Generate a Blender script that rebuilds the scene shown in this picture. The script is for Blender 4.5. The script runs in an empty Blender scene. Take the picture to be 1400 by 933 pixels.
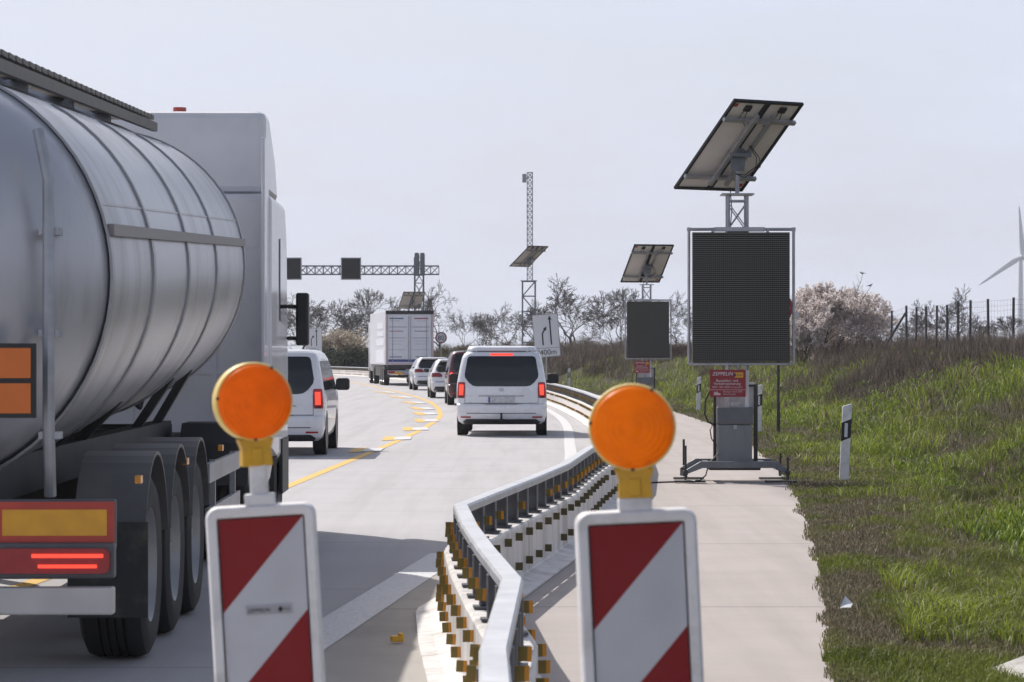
import bpy, bmesh, math, random
import numpy as np
from mathutils import Matrix, Vector

# ------------------------------------------------------------------ camera, sky, sun, exposure
sc = bpy.context.scene
COL = sc.collection
K = 3889.0                      # focal length in photo pixels (100 mm on a 36 mm sensor, 1400 px wide)
EYE = 1.65
cam_d = bpy.data.cameras.new("camera")
cam_d.lens = 100.0; cam_d.sensor_width = 36.0
cam_d.shift_y = 0.0132
cam_d.clip_start = 0.1; cam_d.clip_end = 9000.0
cam_d.dof.use_dof = True; cam_d.dof.focus_distance = 34.0; cam_d.dof.aperture_fstop = 11.0
cam = bpy.data.objects.new("camera", cam_d); COL.objects.link(cam)
cam.location = (0, 0, EYE); cam.rotation_euler = (math.radians(90), 0, 0)
sc.camera = cam

SUN_EL = math.radians(42.0)
SUN_AZ = math.radians(-34.0)    # left of the viewing direction (+Y)
w = bpy.data.worlds.new("World"); sc.world = w; w.use_nodes = True
nt = w.node_tree; nt.nodes.clear()
wo = nt.nodes.new("ShaderNodeOutputWorld"); bg = nt.nodes.new("ShaderNodeBackground")
sky = nt.nodes.new("ShaderNodeTexSky"); sky.sky_type = 'NISHITA'; sky.sun_disc = False
sky.sun_elevation = SUN_EL; sky.sun_rotation = SUN_AZ
sky.air_density = 1.2; sky.dust_density = 4.0; sky.ozone_density = 1.5; sky.altitude = 50
# thin high cloud veil: pale, uneven, mixed over the clear sky by direction
tc = nt.nodes.new("ShaderNodeTexCoord"); mp = nt.nodes.new("ShaderNodeMapping")
mp.inputs['Scale'].default_value = (2.2, 2.2, 9.0); mp.inputs['Rotation'].default_value = (0.1, 0.15, 0.3)
nz = nt.nodes.new("ShaderNodeTexNoise"); nz.inputs['Scale'].default_value = 3.0; nz.inputs['Detail'].default_value = 6.0; nz.inputs['Roughness'].default_value = 0.55
cr = nt.nodes.new("ShaderNodeMapRange"); cr.inputs['From Min'].default_value = 0.35; cr.inputs['From Max'].default_value = 0.7
cr.inputs['To Min'].default_value = 0.74; cr.inputs['To Max'].default_value = 1.0
mx = nt.nodes.new("ShaderNodeMix"); mx.data_type = 'RGBA'
VEIL = (7.45, 7.95, 9.6, 1)
mx.inputs['B'].default_value = VEIL
nt.links.new(tc.outputs['Generated'], mp.inputs['Vector']); nt.links.new(mp.outputs['Vector'], nz.inputs['Vector'])
sp = nt.nodes.new("ShaderNodeSeparateXYZ"); nt.links.new(tc.outputs['Generated'], sp.inputs[0])
el = nt.nodes.new("ShaderNodeMapRange"); el.interpolation_type = 'SMOOTHSTEP'; el.inputs['From Min'].default_value = 0.12; el.inputs['From Max'].default_value = 0.75   # the veil thins towards the zenith
el.inputs['To Min'].default_value = 1.0; el.inputs['To Max'].default_value = 0.10
mu = nt.nodes.new("ShaderNodeMath"); mu.operation = 'MULTIPLY'
nt.links.new(sp.outputs['Z'], el.inputs['Value']); nt.links.new(nz.outputs['Fac'], cr.inputs['Value'])
nt.links.new(cr.outputs['Result'], mu.inputs[0]); nt.links.new(el.outputs['Result'], mu.inputs[1]); nt.links.new(mu.outputs[0], mx.inputs['Factor'])
nt.links.new(sky.outputs['Color'], mx.inputs['A']); nt.links.new(mx.outputs['Result'], bg.inputs['Color'])
bg.inputs['Strength'].default_value = 0.10
nt.links.new(bg.outputs['Background'], wo.inputs['Surface'])

sd = bpy.data.lights.new("sun", 'SUN'); sd.energy = 4.6; sd.angle = math.radians(0.5); sd.color = (1.0, 0.95, 0.88)
sun = bpy.data.objects.new("sun", sd); COL.objects.link(sun)
sdir = Vector((math.sin(SUN_AZ) * math.cos(SUN_EL), math.cos(SUN_AZ) * math.cos(SUN_EL), math.sin(SUN_EL)))
sun.rotation_euler = sdir.to_track_quat('Z', 'Y').to_euler(); sun.location = sdir * 50

sc.view_settings.view_transform = 'Standard'; sc.view_settings.look = 'None'
sc.view_settings.exposure = 0.0; sc.view_settings.gamma = 1.0; sc.view_settings.use_curve_mapping = False
sc.cycles.use_denoising = True
sc.cycles.max_bounces = 8; sc.cycles.transparent_max_bounces = 12
sc.cycles.diffuse_bounces = 3

rng = np.random.default_rng(7); random.seed(7)
R = math.radians
def PX(px, D): return (px - 700.0) / K * D
def PZ(py, D): return EYE - (py - 485.0) / K * D

# ------------------------------------------------------------------ materials
MATS = {}
def new_mat(name):
    m = bpy.data.materials.new(name); m.use_nodes = True
    n = m.node_tree; b = n.nodes["Principled BSDF"]
    return m, n, b
def mat(name, col, rough=0.5, metal=0.0, var=0.12, scale=6.0, bump=0.0, bscale=40.0, dirt=None, dirt_amt=0.0, dscale=2.0, spec=0.5, coat=0.0, streak=False):
    """principled material with uneven colour, optional blotches of dirt and a fine bump"""
    if name in MATS: return MATS[name]
    m, n, b = new_mat(name); N = n.nodes; L = n.links
    tco = N.new("ShaderNodeTexCoord")
    src = tco.outputs['Object']
    if streak:
        mpn = N.new("ShaderNodeMapping"); mpn.inputs['Scale'].default_value = (1.0, 1.0, 0.16); L.new(src, mpn.inputs['Vector']); src = mpn.outputs['Vector']
    nz = N.new("ShaderNodeTexNoise"); nz.inputs['Scale'].default_value = scale; nz.inputs['Detail'].default_value = 6; L.new(src, nz.inputs['Vector'])
    rp = N.new("ShaderNodeMapRange"); rp.inputs['From Min'].default_value = 0.3; rp.inputs['From Max'].default_value = 0.7
    rp.inputs['To Min'].default_value = 1 - var; rp.inputs['To Max'].default_value = 1 + var
    L.new(nz.outputs['Fac'], rp.inputs['Value'])
    ml = N.new("ShaderNodeVectorMath"); ml.operation = 'SCALE'; ml.inputs[0].default_value = col[:3]; L.new(rp.outputs['Result'], ml.inputs['Scale'])
    out = ml.outputs['Vector']
    if dirt is not None:
        n2 = N.new("ShaderNodeTexNoise"); n2.inputs['Scale'].default_value = dscale; n2.inputs['Detail'].default_value = 8; n2.inputs['Roughness'].default_value = 0.65; L.new(src, n2.inputs['Vector'])
        r2 = N.new("ShaderNodeMapRange"); r2.inputs['From Min'].default_value = 0.48; r2.inputs['From Max'].default_value = 0.72
        r2.inputs['To Min'].default_value = 0.0; r2.inputs['To Max'].default_value = dirt_amt; L.new(n2.outputs['Fac'], r2.inputs['Value'])
        mm = N.new("ShaderNodeMix"); mm.data_type = 'RGBA'; L.new(r2.outputs['Result'], mm.inputs['Factor']); L.new(out, mm.inputs['A']); mm.inputs['B'].default_value = (*dirt, 1); out = mm.outputs['Result']
    L.new(out, b.inputs['Base Color'])
    b.inputs['Roughness'].default_value = rough; b.inputs['Metallic'].default_value = metal
    b.inputs['Specular IOR Level'].default_value = spec; b.inputs['Coat Weight'].default_value = coat
    if rough > 0.15:
        r3 = N.new("ShaderNodeMapRange"); r3.inputs['To Min'].default_value = max(0.05, rough - 0.1); r3.inputs['To Max'].default_value = min(1, rough + 0.1)
        L.new(nz.outputs['Fac'], r3.inputs['Value']); L.new(r3.outputs['Result'], b.inputs['Roughness'])
    if bump > 0:
        n4 = N.new("ShaderNodeTexNoise"); n4.inputs['Scale'].default_value = bscale; n4.inputs['Detail'].default_value = 5; L.new(tco.outputs['Object'], n4.inputs['Vector'])
        bp = N.new("ShaderNodeBump"); bp.inputs['Strength'].default_value = bump; bp.inputs['Distance'].default_value = 0.01
        L.new(n4.outputs['Fac'], bp.inputs['Height']); L.new(bp.outputs['Normal'], b.inputs['Normal'])
    MATS[name] = m
    return m
def emit_mat(name, col, base, strength):
    if name in MATS: return MATS[name]
    m, n, b = new_mat(name)
    b.inputs['Base Color'].default_value = (*base, 1); b.inputs['Roughness'].default_value = 0.25
    b.inputs['Emission Color'].default_value = (*col, 1); b.inputs['Emission Strength'].default_value = strength
    MATS[name] = m; return m
def lens_mat(name, col, rings=220.0, trans=0.55, seed=0.0):
    """translucent ribbed plastic lens with concentric ribs"""
    m, n, b = new_mat(name); N = n.nodes; L = n.links
    tco = N.new("ShaderNodeTexCoord")
    wv = N.new("ShaderNodeTexWave"); wv.wave_type = 'RINGS'; wv.rings_direction = 'SPHERICAL'; wv.inputs['Scale'].default_value = rings / 6.0
    L.new(tco.outputs['Object'], wv.inputs['Vector'])
    bp = N.new("ShaderNodeBump"); bp.inputs['Strength'].default_value = 0.6; bp.inputs['Distance'].default_value = 0.004
    L.new(wv.outputs['Fac'], bp.inputs['Height']); L.new(bp.outputs['Normal'], b.inputs['Normal'])
    nz = N.new("ShaderNodeTexNoise"); nz.inputs['Scale'].default_value = 14.0; nz.inputs['Detail'].default_value = 6; L.new(tco.outputs['Object'], nz.inputs['Vector'])
    rp = N.new("ShaderNodeMapRange"); rp.inputs['From Min'].default_value = 0.3; rp.inputs['From Max'].default_value = 0.72; rp.inputs['To Min'].default_value = 1.12; rp.inputs['To Max'].default_value = 0.84
    L.new(nz.outputs['Fac'], rp.inputs['Value'])
    n3 = N.new("ShaderNodeTexNoise"); n3.inputs['Scale'].default_value = 9.0; n3.inputs['Detail'].default_value = 9; n3.inputs['Roughness'].default_value = 0.7
    mo = N.new("ShaderNodeMapping"); mo.inputs['Location'].default_value = (seed, 0, seed * 2); L.new(tco.outputs['Object'], mo.inputs['Vector']); L.new(mo.outputs['Vector'], n3.inputs['Vector'])
    r5 = N.new("ShaderNodeMapRange"); r5.inputs['From Min'].default_value = 0.60; r5.inputs['From Max'].default_value = 0.70; r5.inputs['To Max'].default_value = 0.55; L.new(n3.outputs['Fac'], r5.inputs['Value'])
    m0 = N.new("ShaderNodeVectorMath"); m0.operation = 'SCALE'; m0.inputs[0].default_value = col; L.new(rp.outputs['Result'], m0.inputs['Scale'])
    ml = N.new("ShaderNodeMix"); ml.data_type = 'RGBA'; ml.inputs['B'].default_value = (0.30, 0.10, 0.012, 1); L.new(m0.outputs['Vector'], ml.inputs['A']); L.new(r5.outputs['Result'], ml.inputs['Factor'])
    L.new(ml.outputs['Result'], b.inputs['Base Color'])
    b.inputs['Roughness'].default_value = 0.42; b.inputs['Specular IOR Level'].default_value = 0.25
    tr = N.new("ShaderNodeBsdfTranslucent"); L.new(ml.outputs['Result'], tr.inputs['Color'])
    mxs = N.new("ShaderNodeMixShader"); mxs.inputs['Fac'].default_value = trans
    L.new(b.outputs[0], mxs.inputs[1]); L.new(tr.outputs[0], mxs.inputs[2]); L.new(mxs.outputs[0], N["Material Output"].inputs['Surface'])
    return m
def leaf_mat(name, trans=0.4, rough=0.6, spec=0.25):
    """per-blade colour attribute, light coming through from behind"""
    m, n, b = new_mat(name); N = n.nodes; L = n.links
    at = N.new("ShaderNodeAttribute"); at.attribute_name = "Col"
    L.new(at.outputs['Color'], b.inputs['Base Color']); b.inputs['Roughness'].default_value = rough; b.inputs['Specular IOR Level'].default_value = spec
    tr = N.new("ShaderNodeBsdfTranslucent"); L.new(at.outputs['Color'], tr.inputs['Color'])
    mxs = N.new("ShaderNodeMixShader"); mxs.inputs['Fac'].default_value = trans
    L.new(b.outputs[0], mxs.inputs[1]); L.new(tr.outputs[0], mxs.inputs[2]); L.new(mxs.outputs[0], N["Material Output"].inputs['Surface'])
    return m

GALV = mat('galvanised_steel', (0.34, 0.35, 0.38), 0.45, 0.6, 0.16, 9, bump=0.1, dirt=(0.16, 0.14, 0.12), dirt_amt=0.4)
STEEL = mat('grey_steel', (0.16, 0.17, 0.19), 0.5, 0.25, 0.14, 8, dirt=(0.1, 0.085, 0.07), dirt_amt=0.5, dscale=5)
DARKSTEEL = mat('dark_steel', (0.05, 0.048, 0.048), 0.55, 0.2, 0.2, 8, dirt=(0.11, 0.07, 0.045), dirt_amt=0.5, dscale=6)
BLACK = mat('black_plastic', (0.018, 0.018, 0.02), 0.45, 0, 0.15, 8)
RUBBER = mat('tyre_rubber', (0.022, 0.022, 0.023), 0.8, 0, 0.2, 10, dirt=(0.07, 0.063, 0.055), dirt_amt=0.5)
CHASSIS = mat('chassis_black', (0.025, 0.025, 0.027), 0.6, 0, 0.25, 4, dirt=(0.08, 0.07, 0.06), dirt_amt=0.55)
GLASS = mat('dark_window_glass', (0.012, 0.013, 0.016), 0.06, 0, 0.1, 2, spec=0.6)
WHITEPAINT = mat('white_car_paint', (0.66, 0.67, 0.71), 0.3, 0, 0.03, 2, coat=0.6, dirt=(0.45, 0.43, 0.41), dirt_amt=0.22, dscale=1.5)
REDPAINT = mat('dark_red_car_paint', (0.07, 0.008, 0.014), 0.28, 0.1, 0.08, 2, coat=0.8)
TAIL = emit_mat('lit_tail_lamp', (1.0, 0.06, 0.03), (0.5, 0.02, 0.02), 1.5)
TAILOFF = mat('red_lamp_lens', (0.33, 0.02, 0.022), 0.2, 0, 0.1, 20)
AMBER = mat('amber_lens', (0.8, 0.32, 0.03), 0.25, 0, 0.1, 20)
PLATE = mat('number_plate', (0.5, 0.51, 0.53), 0.4, 0, 0.25, 18)
PLATEBLUE = mat('plate_blue', (0.05, 0.09, 0.28), 0.4, 0, 0.1, 10)
YPLATE = mat('yellow_plate', (0.75, 0.36, 0.03), 0.4, 0, 0.15, 12)
SIGNWHITE = mat('sign_white', (0.62, 0.63, 0.66), 0.45, 0, 0.05, 4, dirt=(0.4, 0.39, 0.37), dirt_amt=0.3, dscale=4)
SIGNBLACK = mat('sign_black', (0.015, 0.015, 0.017), 0.5)
SIGNRED = mat('sign_red', (0.24, 0.02, 0.026), 0.45, 0, 0.06, 5)
FADEDRED = mat('board_red', (0.24, 0.016, 0.018), 0.5, 0, 0.07, 5, dirt=(0.16, 0.035, 0.035), dirt_amt=0.35, dscale=5, spec=0.25)
BOARDWHITE = mat('board_white_foil', (0.52, 0.53, 0.57), 0.35, 0.0, 0.05, 6, dirt=(0.4, 0.39, 0.38), dirt_amt=0.35, dscale=4, spec=0.3)
PLASTICWHITE = mat('white_plastic', (0.72, 0.71, 0.72), 0.5, 0, 0.05, 5, bump=0.15, bscale=60, dirt=(0.36, 0.34, 0.32), dirt_amt=0.65, dscale=9)
YELLOWPL = mat('yellow_plastic', (0.66, 0.36, 0.02), 0.42, 0, 0.12, 12, dirt=(0.2, 0.12, 0.03), dirt_amt=0.5, dscale=14)
REFL = mat('reflector_olive', (0.17, 0.115, 0.012), 0.4, 0, 0.3, 9, dirt=(0.08, 0.05, 0.02), dirt_amt=0.4, dscale=12)
REFL_LIT = mat('reflector_lit_orange', (0.62, 0.25, 0.012), 0.35, 0, 0.25, 9, dirt=(0.12, 0.08, 0.02), dirt_amt=0.3, dscale=12)  # orange strip on each plate: sunlight through its edge, put into the colour
WIRE = mat('fence_wire', (0.06, 0.06, 0.065), 0.6, 0.4, 0.1, 5)

# ------------------------------------------------------------------ mesh builder
class MB:
    def __init__(s): s.v = []; s.f = []; s.m = []; s.sm = []
    def add(s, vs, fs, mi=0, smooth=False, M=None):
        o = len(s.v)
        if M is not None: vs = [tuple(M @ Vector(p)) for p in vs]
        s.v.extend([tuple(p) for p in vs])
        for f in fs: s.f.append([i + o for i in f]); s.m.append(mi); s.sm.append(smooth)
        return s
    def box(s, c, d, mi=0, M=None):
        x, y, z = c; a, b, e = d[0] / 2, d[1] / 2, d[2] / 2
        vs = [(x + i * a, y + j * b, z + k * e) for i in (-1, 1) for j in (-1, 1) for k in (-1, 1)]
        return s.add(vs, [(0, 1, 3, 2), (4, 6, 7, 5), (0, 4, 5, 1), (2, 3, 7, 6), (0, 2, 6, 4), (1, 5, 7, 3)], mi, False, M)
    def bar(s, p, q, w, h=None, mi=0, up=(0, 0, 1), M=None):
        p = Vector(p); q = Vector(q); h = h or w; d = (q - p).normalized(); u = Vector(up)
        if abs(d.dot(u)) > 0.98: u = Vector((0, 1, 0))
        a = d.cross(u).normalized() * w / 2; b = a.normalized().cross(d).normalized() * h / 2
        vs = [p - a - b, p + a - b, p + a + b, p - a + b, q - a - b, q + a - b, q + a + b, q - a + b]
        return s.add(vs, [(0, 1, 2, 3), (7, 6, 5, 4), (0, 4, 5, 1), (1, 5, 6, 2), (2, 6, 7, 3), (3, 7, 4, 0)], mi, False, M)
    def tube(s, pts, r, n=8, mi=0, caps=True, M=None):
        pts = [Vector(p) for p in pts]; rs = r if isinstance(r, (list, tuple)) else [r] * len(pts)
        vs = []; ref = None
        for i, p in enumerate(pts):
            d = (pts[min(i + 1, len(pts) - 1)] - pts[max(i - 1, 0)]).normalized()
            if ref is None: ref = Vector((0, 0, 1)) if abs(d.z) < 0.9 else Vector((1, 0, 0))
            a = d.cross(ref).normalized(); ref = a.cross(d).normalized(); b = ref
            for k in range(n):
                t = 2 * math.pi * k / n
                vs.append(p + (a * math.cos(t) + b * math.sin(t)) * rs[i])
        fs = []
        for i in range(len(pts) - 1):
            for k in range(n):
                k2 = (k + 1) % n
                fs.append((i * n + k, i * n + k2, (i + 1) * n + k2, (i + 1) * n + k))
        s.add(vs, fs, mi, True, M)
        if caps:
            o = len(pts) - 1
            s.add(vs[:n], [tuple(range(n))[::-1]], mi, False, M); s.add(vs[o * n:], [tuple(range(n))], mi, False, M)
        return s
    def cyl(s, p, q, r, n=20, mi=0, M=None): return s.tube([p, q], r, n, mi, True, M)
    def prism(s, poly, thick, mi=0, M=None):
        """poly in local x,z; extruded along +y from 0 to thick"""
        n = len(poly); vs = [(x, 0, z) for x, z in poly] + [(x, thick, z) for x, z in poly]
        ar = sum(poly[i][0] * poly[(i + 1) % n][1] - poly[(i + 1) % n][0] * poly[i][1] for i in range(n))
        fs = [tuple(range(n)), tuple(range(2 * n - 1, n - 1, -1))] + [((i + 1) % n, i, i + n, (i + 1) % n + n) for i in range(n)]
        if ar < 0: fs = [f[::-1] for f in fs]
        return s.add(vs, fs, mi, False, M)
    def lathe(s, prof, c=(0, 0, 0), n=40, mi=0, axis='Y', M=None):
        """prof: (radius, along-axis)"""
        vs = []
        for r, t in prof:
            for k in range(n):
                a = 2 * math.pi * k / n
                if axis == 'Y': vs.append((c[0] + r * math.cos(a), c[1] + t, c[2] + r * math.sin(a)))
                elif axis == 'X': vs.append((c[0] + t, c[1] + r * math.cos(a), c[2] + r * math.sin(a)))
                else: vs.append((c[0] + r * math.cos(a), c[1] + r * math.sin(a), c[2] + t))
        fs = []
        for i in range(len(prof) - 1):
            for k in range(n):
                k2 = (k + 1) % n; fs.append((i * n + k, i * n + k2, (i + 1) * n + k2, (i + 1) * n + k))
        return s.add(vs, fs, mi, True, M)
    def build(s, name, mats, parent=None, bevel=0, sharp=35, loc=None):
        me = bpy.data.meshes.new(name); me.from_pydata(s.v, [], s.f)
        if not isinstance(mats, (list, tuple)): mats = [mats]
        for m in mats: me.materials.append(m)
        me.polygons.foreach_set('material_index', s.m); me.polygons.foreach_set('use_smooth', s.sm)
        bm = bmesh.new(); bm.from_mesh(me)
        bmesh.ops.remove_doubles(bm, verts=bm.verts, dist=1e-5)
        if any(s.sm): bmesh.ops.recalc_face_normals(bm, faces=bm.faces)
        bm.to_mesh(me); bm.free()
        if any(s.sm): me.set_sharp_from_angle(angle=R(sharp))
        o = bpy.data.objects.new(name, me); COL.objects.link(o)
        if parent: o.parent = parent
        if loc is not None: o.location = loc
        if bevel:
            b = o.modifiers.new('bevel', 'BEVEL'); b.width = bevel; b.segments = 2; b.limit_method = 'ANGLE'; b.angle_limit = R(40)
        return o
def rrect(x0, z0, x1, z1, r, n=5):
    p = []
    for cx, cz, a0 in ((x1 - r, z1 - r, 0), (x0 + r, z1 - r, 90), (x0 + r, z0 + r, 180), (x1 - r, z0 + r, 270)):
        for k in range(n + 1):
            a = R(a0 + 90 * k / n); p.append((cx + r * math.cos(a), cz + r * math.sin(a)))
    return p
def text_into(mb, s, size, x, z, y, mi, align='CENTER', shear=0.0, M=None, thick=0.0015):
    """lettering as thin raised shapes facing -y"""
    cu = bpy.data.curves.new('lettering', 'FONT'); cu.body = s; cu.size = size; cu.align_x = align; cu.shear = shear; cu.extrude = thick
    cu.resolution_u = 3
    ob = bpy.data.objects.new('lettering', cu)
    me = bpy.data.meshes.new_from_object(ob)
    mb.add([(x + v.co.x, y - thick - v.co.z, z + v.co.y) for v in me.vertices], [tuple(p.vertices) for p in me.polygons], mi, False, M)
    bpy.data.objects.remove(ob); bpy.data.meshes.remove(me); bpy.data.curves.remove(cu)
def mesh_np(name, V, F, mats, parent=None, col=None, smooth=False):
    """V (n,3), F (m,k) with one polygon size"""
    me = bpy.data.meshes.new(name); V = np.asarray(V, np.float32); F = np.asarray(F, np.int32)
    me.vertices.add(len(V)); me.vertices.foreach_set('co', V.ravel())
    k = F.shape[1]; me.loops.add(F.size); me.loops.foreach_set('vertex_index', F.ravel())
    me.polygons.add(len(F)); me.polygons.foreach_set('loop_start', np.arange(0, F.size, k, dtype=np.int32))
    if smooth: me.polygons.foreach_set('use_smooth', np.ones(len(F), bool))
    for m in (mats if isinstance(mats, (list, tuple)) else [mats]): me.materials.append(m)
    if col is not None:
        a = me.attributes.new('Col', 'FLOAT_COLOR', 'POINT'); c = np.ones((len(V), 4), np.float32); c[:, :3] = col; a.data.foreach_set('color', c.ravel())
    me.update(calc_edges=True); me.validate()
    o = bpy.data.objects.new(name, me); COL.objects.link(o)
    if parent: o.parent = parent
    return o
def thing(name, loc, rz=0.0, label=None, cat=None, group=None):
    o = bpy.data.objects.new(name, None); COL.objects.link(o); o.empty_display_size = 0.2
    o.location = loc; o.rotation_euler = (0, 0, rz); tag(o, label, cat, group); return o
def tag(o, label=None, cat=None, group=None, kind=None):
    if label: o['label'] = label
    if cat: o['category'] = cat
    if group: o['group'] = group
    if kind: o['kind'] = kind
    return o
def copy_tree(o, parent=None):
    c = o.copy(); COL.objects.link(c); c.parent = parent
    if parent is not None and 'label' in c.keys(): pass
    for ch in list(o.children): copy_tree(ch, c)
    return c

# ------------------------------------------------------------------ plan of the place (all in metres, y = away from the camera)
BR = [(7.6, -0.04), (9.3, -0.06), (12.2, 0.0), (14.1, -0.125), (16.0, -0.235), (18.2, -0.328), (19.8, -0.14), (22.3, 0.16), (25.0, 0.46), (29.0, 0.77), (34, 1.22), (40, 1.56), (48, 1.86), (56, 1.99), (64, 2.0), (74, 1.90), (86, 1.66),
      (100, 1.2), (115, 0.42), (130, -0.75), (145, -2.1), (160, -3.8), (175, -5.6), (190, -7.6), (205, -9.8), (218, -12.0), (235, -15.6), (250, -19.5), (270, -26)]
PR = [(5, 0.75), (14.3, 1.66), (17.6, 1.99), (23.3, 2.55), (29.8, 3.1), (36, 3.58), (41.4, 3.9), (47.5, 4.2), (55.8, 4.6), (64, 4.72), (71.3, 4.77), (80, 4.75), (90, 4.62),
      (100, 4.35), (115, 3.6), (130, 2.5), (145, 1.15), (160, -.5), (175, -2.3), (190, -4.3), (205, -6.5), (218, -8.7), (235, -12.2), (250, -16), (270, -22)]
YL = [(6, -4.2), (30, -3.0), (41, -2.62), (53.5, -2.2), (64, -1.95), (75, -1.88), (86, -2.2), (99, -2.85), (113, -3.9), (128, -5.3), (145, -6.95), (160, -8.5), (183, -11.1), (205, -14.4), (235, -20), (270, -31)]
def smooth_tab(T):
    a = np.array(T); d = np.arange(a[0, 0], a[-1, 0], 0.5); x = np.interp(d, a[:, 0], a[:, 1])
    return d, x
def ip(T):
    a = np.array(T)
    # monotone-free smooth interpolation: piecewise linear then blurred with distance-scaled window
    d, x = smooth_tab(T)
    xs = x.copy()
    for _ in range(3):
        k = np.ones(9) / 9; xp = np.pad(xs, 4, mode='reflect', reflect_type='odd'); xs = np.convolve(xp, k, 'valid')
    return lambda q: np.interp(q, d, xs)
pr = ip(PR); yl = ip(YL); bs = ip(BR)
def br(q): a = np.array(BR); return np.interp(q, a[:, 0], a[:, 1])

def vnoise(x, y, seed=0):
    """cheap smooth value noise 0..1"""
    x = np.asarray(x, float); y = np.asarray(y, float)
    xi = np.floor(x).astype(np.int64); yi = np.floor(y).astype(np.int64); fx = x - xi; fy = y - yi
    fx = fx * fx * (3 - 2 * fx); fy = fy * fy * (3 - 2 * fy)
    def h(a, b):
        n = (a * 374761393 + b * 668265263 + seed * 1442695041) & 0x7fffffff
        n = ((n ^ (n >> 13)) * 1274126177) & 0x7fffffff
        return ((n ^ (n >> 16)) & 0xffff) / 65535.0
    return (h(xi, yi) * (1 - fx) + h(xi + 1, yi) * fx) * (1 - fy) + (h(xi, yi + 1) * (1 - fx) + h(xi + 1, yi + 1) * fx) * fy
def fnoise(x, y, seed=0): return 0.55 * vnoise(x, y, seed) + 0.3 * vnoise(x * 2.1, y * 2.1, seed + 1) + 0.15 * vnoise(x * 4.3, y * 4.3, seed + 2)
def sstep(a, b, x): t = np.clip((x - a) / (b - a), 0, 1); return t * t * (3 - 2 * t)
def terr(X, D):
    X = np.asarray(X, float); D = np.asarray(D, float)
    u = X - pr(np.clip(D, 5, 269))
    z = -0.06 + 0.075 * sstep(-0.25, 0.02, u)
    z = z - 0.10 * sstep(0.5, 2.0, u)
    bank = 1.55 * sstep(1.9, 8.6, u) * (1 - 0.55 * sstep(13, 40, u))
    z = z + bank * (0.9 + 0.25 * fnoise(X * 0.12, D * 0.06, 5)) + (fnoise(X * 0.5, D * 0.4, 3) - 0.5) * 0.22 * sstep(0.6, 3, u)
    # small ditch lip on the near slope
    z = z + (fnoise(X * 1.15, D * 0.55, 13) - 0.5) * 0.42 * sstep(1.2, 3.2, u) * (1 - sstep(11, 16, u))
    z = z + 0.14 * np.exp(-((u - 3.2 - 0.02 * (D - 30)) / 0.45) ** 2) * sstep(18, 24, D) * (1 - sstep(50, 60, D))
    return z

# ------------------------------------------------------------------ ground, road, path, markings
def surf_mat(name, c1, c2, scale, joint=None, specks=0.0, bump=0.25, stain=None, rough=0.85, jamt=0.7):
    m, n, b = new_mat(name); N = n.nodes; L = n.links
    tco = N.new("ShaderNodeTexCoord")
    def noise(sc_, det=6, vec=None, ro=0.6):
        q = N.new("ShaderNodeTexNoise"); q.inputs['Scale'].default_value = sc_; q.inputs['Detail'].default_value = det; q.inputs['Roughness'].default_value = ro
        L.new(vec or tco.outputs['Object'], q.inputs['Vector']); return q.outputs['Fac']
    def rng_(v, a, bb, c, d):
        q = N.new("ShaderNodeMapRange"); q.inputs['From Min'].default_value = a; q.inputs['From Max'].default_value = bb; q.inputs['To Min'].default_value = c; q.inputs['To Max'].default_value = d
        L.new(v, q.inputs['Value']); return q.outputs['Result']
    def mixc(f, a, bcol):
        q = N.new("ShaderNodeMix"); q.data_type = 'RGBA'; L.new(f, q.inputs['Factor'])
        if isinstance(a, tuple): q.inputs['A'].default_value = (*a, 1)
        else: L.new(a, q.inputs['A'])
        q.inputs['B'].default_value = (*bcol, 1); return q.outputs['Result']
    out = mixc(rng_(noise(scale), 0.3, 0.7, 0, 1), c1, c2)
    # streaks along the direction of travel
    mpn = N.new("ShaderNodeMapping"); mpn.inputs['Scale'].default_value = (1.6, 0.06, 1); L.new(tco.outputs['Object'], mpn.inputs['Vector'])
    out = mixc(rng_(noise(1.6, 5, mpn.outputs['Vector']), 0.45, 0.72, 0, 0.6), out, tuple(x * 0.78 for x in c1))
    # broom marks across
    mp2 = N.new("ShaderNodeMapping"); mp2.inputs['Scale'].default_value = (0.5, 9, 1); L.new(tco.outputs['Object'], mp2.inputs['Vector'])
    out = mixc(rng_(noise(2.0, 4, mp2.outputs['Vector']), 0.5, 0.8, 0, 0.3), out, tuple(x * 0.84 for x in c1))
    if stain: out = mixc(rng_(noise(0.55, 8), 0.52, 0.7, 0, 0.55), out, stain)
    if specks:
        vo = N.new("ShaderNodeTexVoronoi"); vo.inputs['Scale'].default_value = 5.0; L.new(tco.outputs['Object'], vo.inputs['Vector'])
        out = mixc(rng_(vo.outputs['Distance'], 0.03, 0.05, specks, 0.0), out, (0.06, 0.05, 0.04))
    if joint:
        sx = N.new("ShaderNodeSeparateXYZ"); L.new(tco.outputs['Object'], sx.inputs[0])
        md = N.new("ShaderNodeMath"); md.operation = 'PINGPONG'; md.inputs[1].default_value = joint / 2; L.new(sx.outputs['Y'], md.inputs[0])
        out = mixc(rng_(md.outputs[0], 0.012, 0.022, jamt, 0.0), out, (0.09, 0.08, 0.075))
    L.new(out, b.inputs['Base Color']); b.inputs['Roughness'].default_value = rough; b.inputs['Specular IOR Level'].default_value = 0.3
    bp = N.new("ShaderNodeBump"); bp.inputs['Strength'].default_value = bump; bp.inputs['Distance'].default_value = 0.006
    L.new(noise(90, 4), bp.inputs['Height']); L.new(bp.outputs['Normal'], b.inputs['Normal'])
    return m
ROADM = surf_mat('road_concrete', (0.43, 0.415, 0.425), (0.475, 0.46, 0.47), 0.8, joint=5.0, specks=0.3, jamt=0.4)
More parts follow.
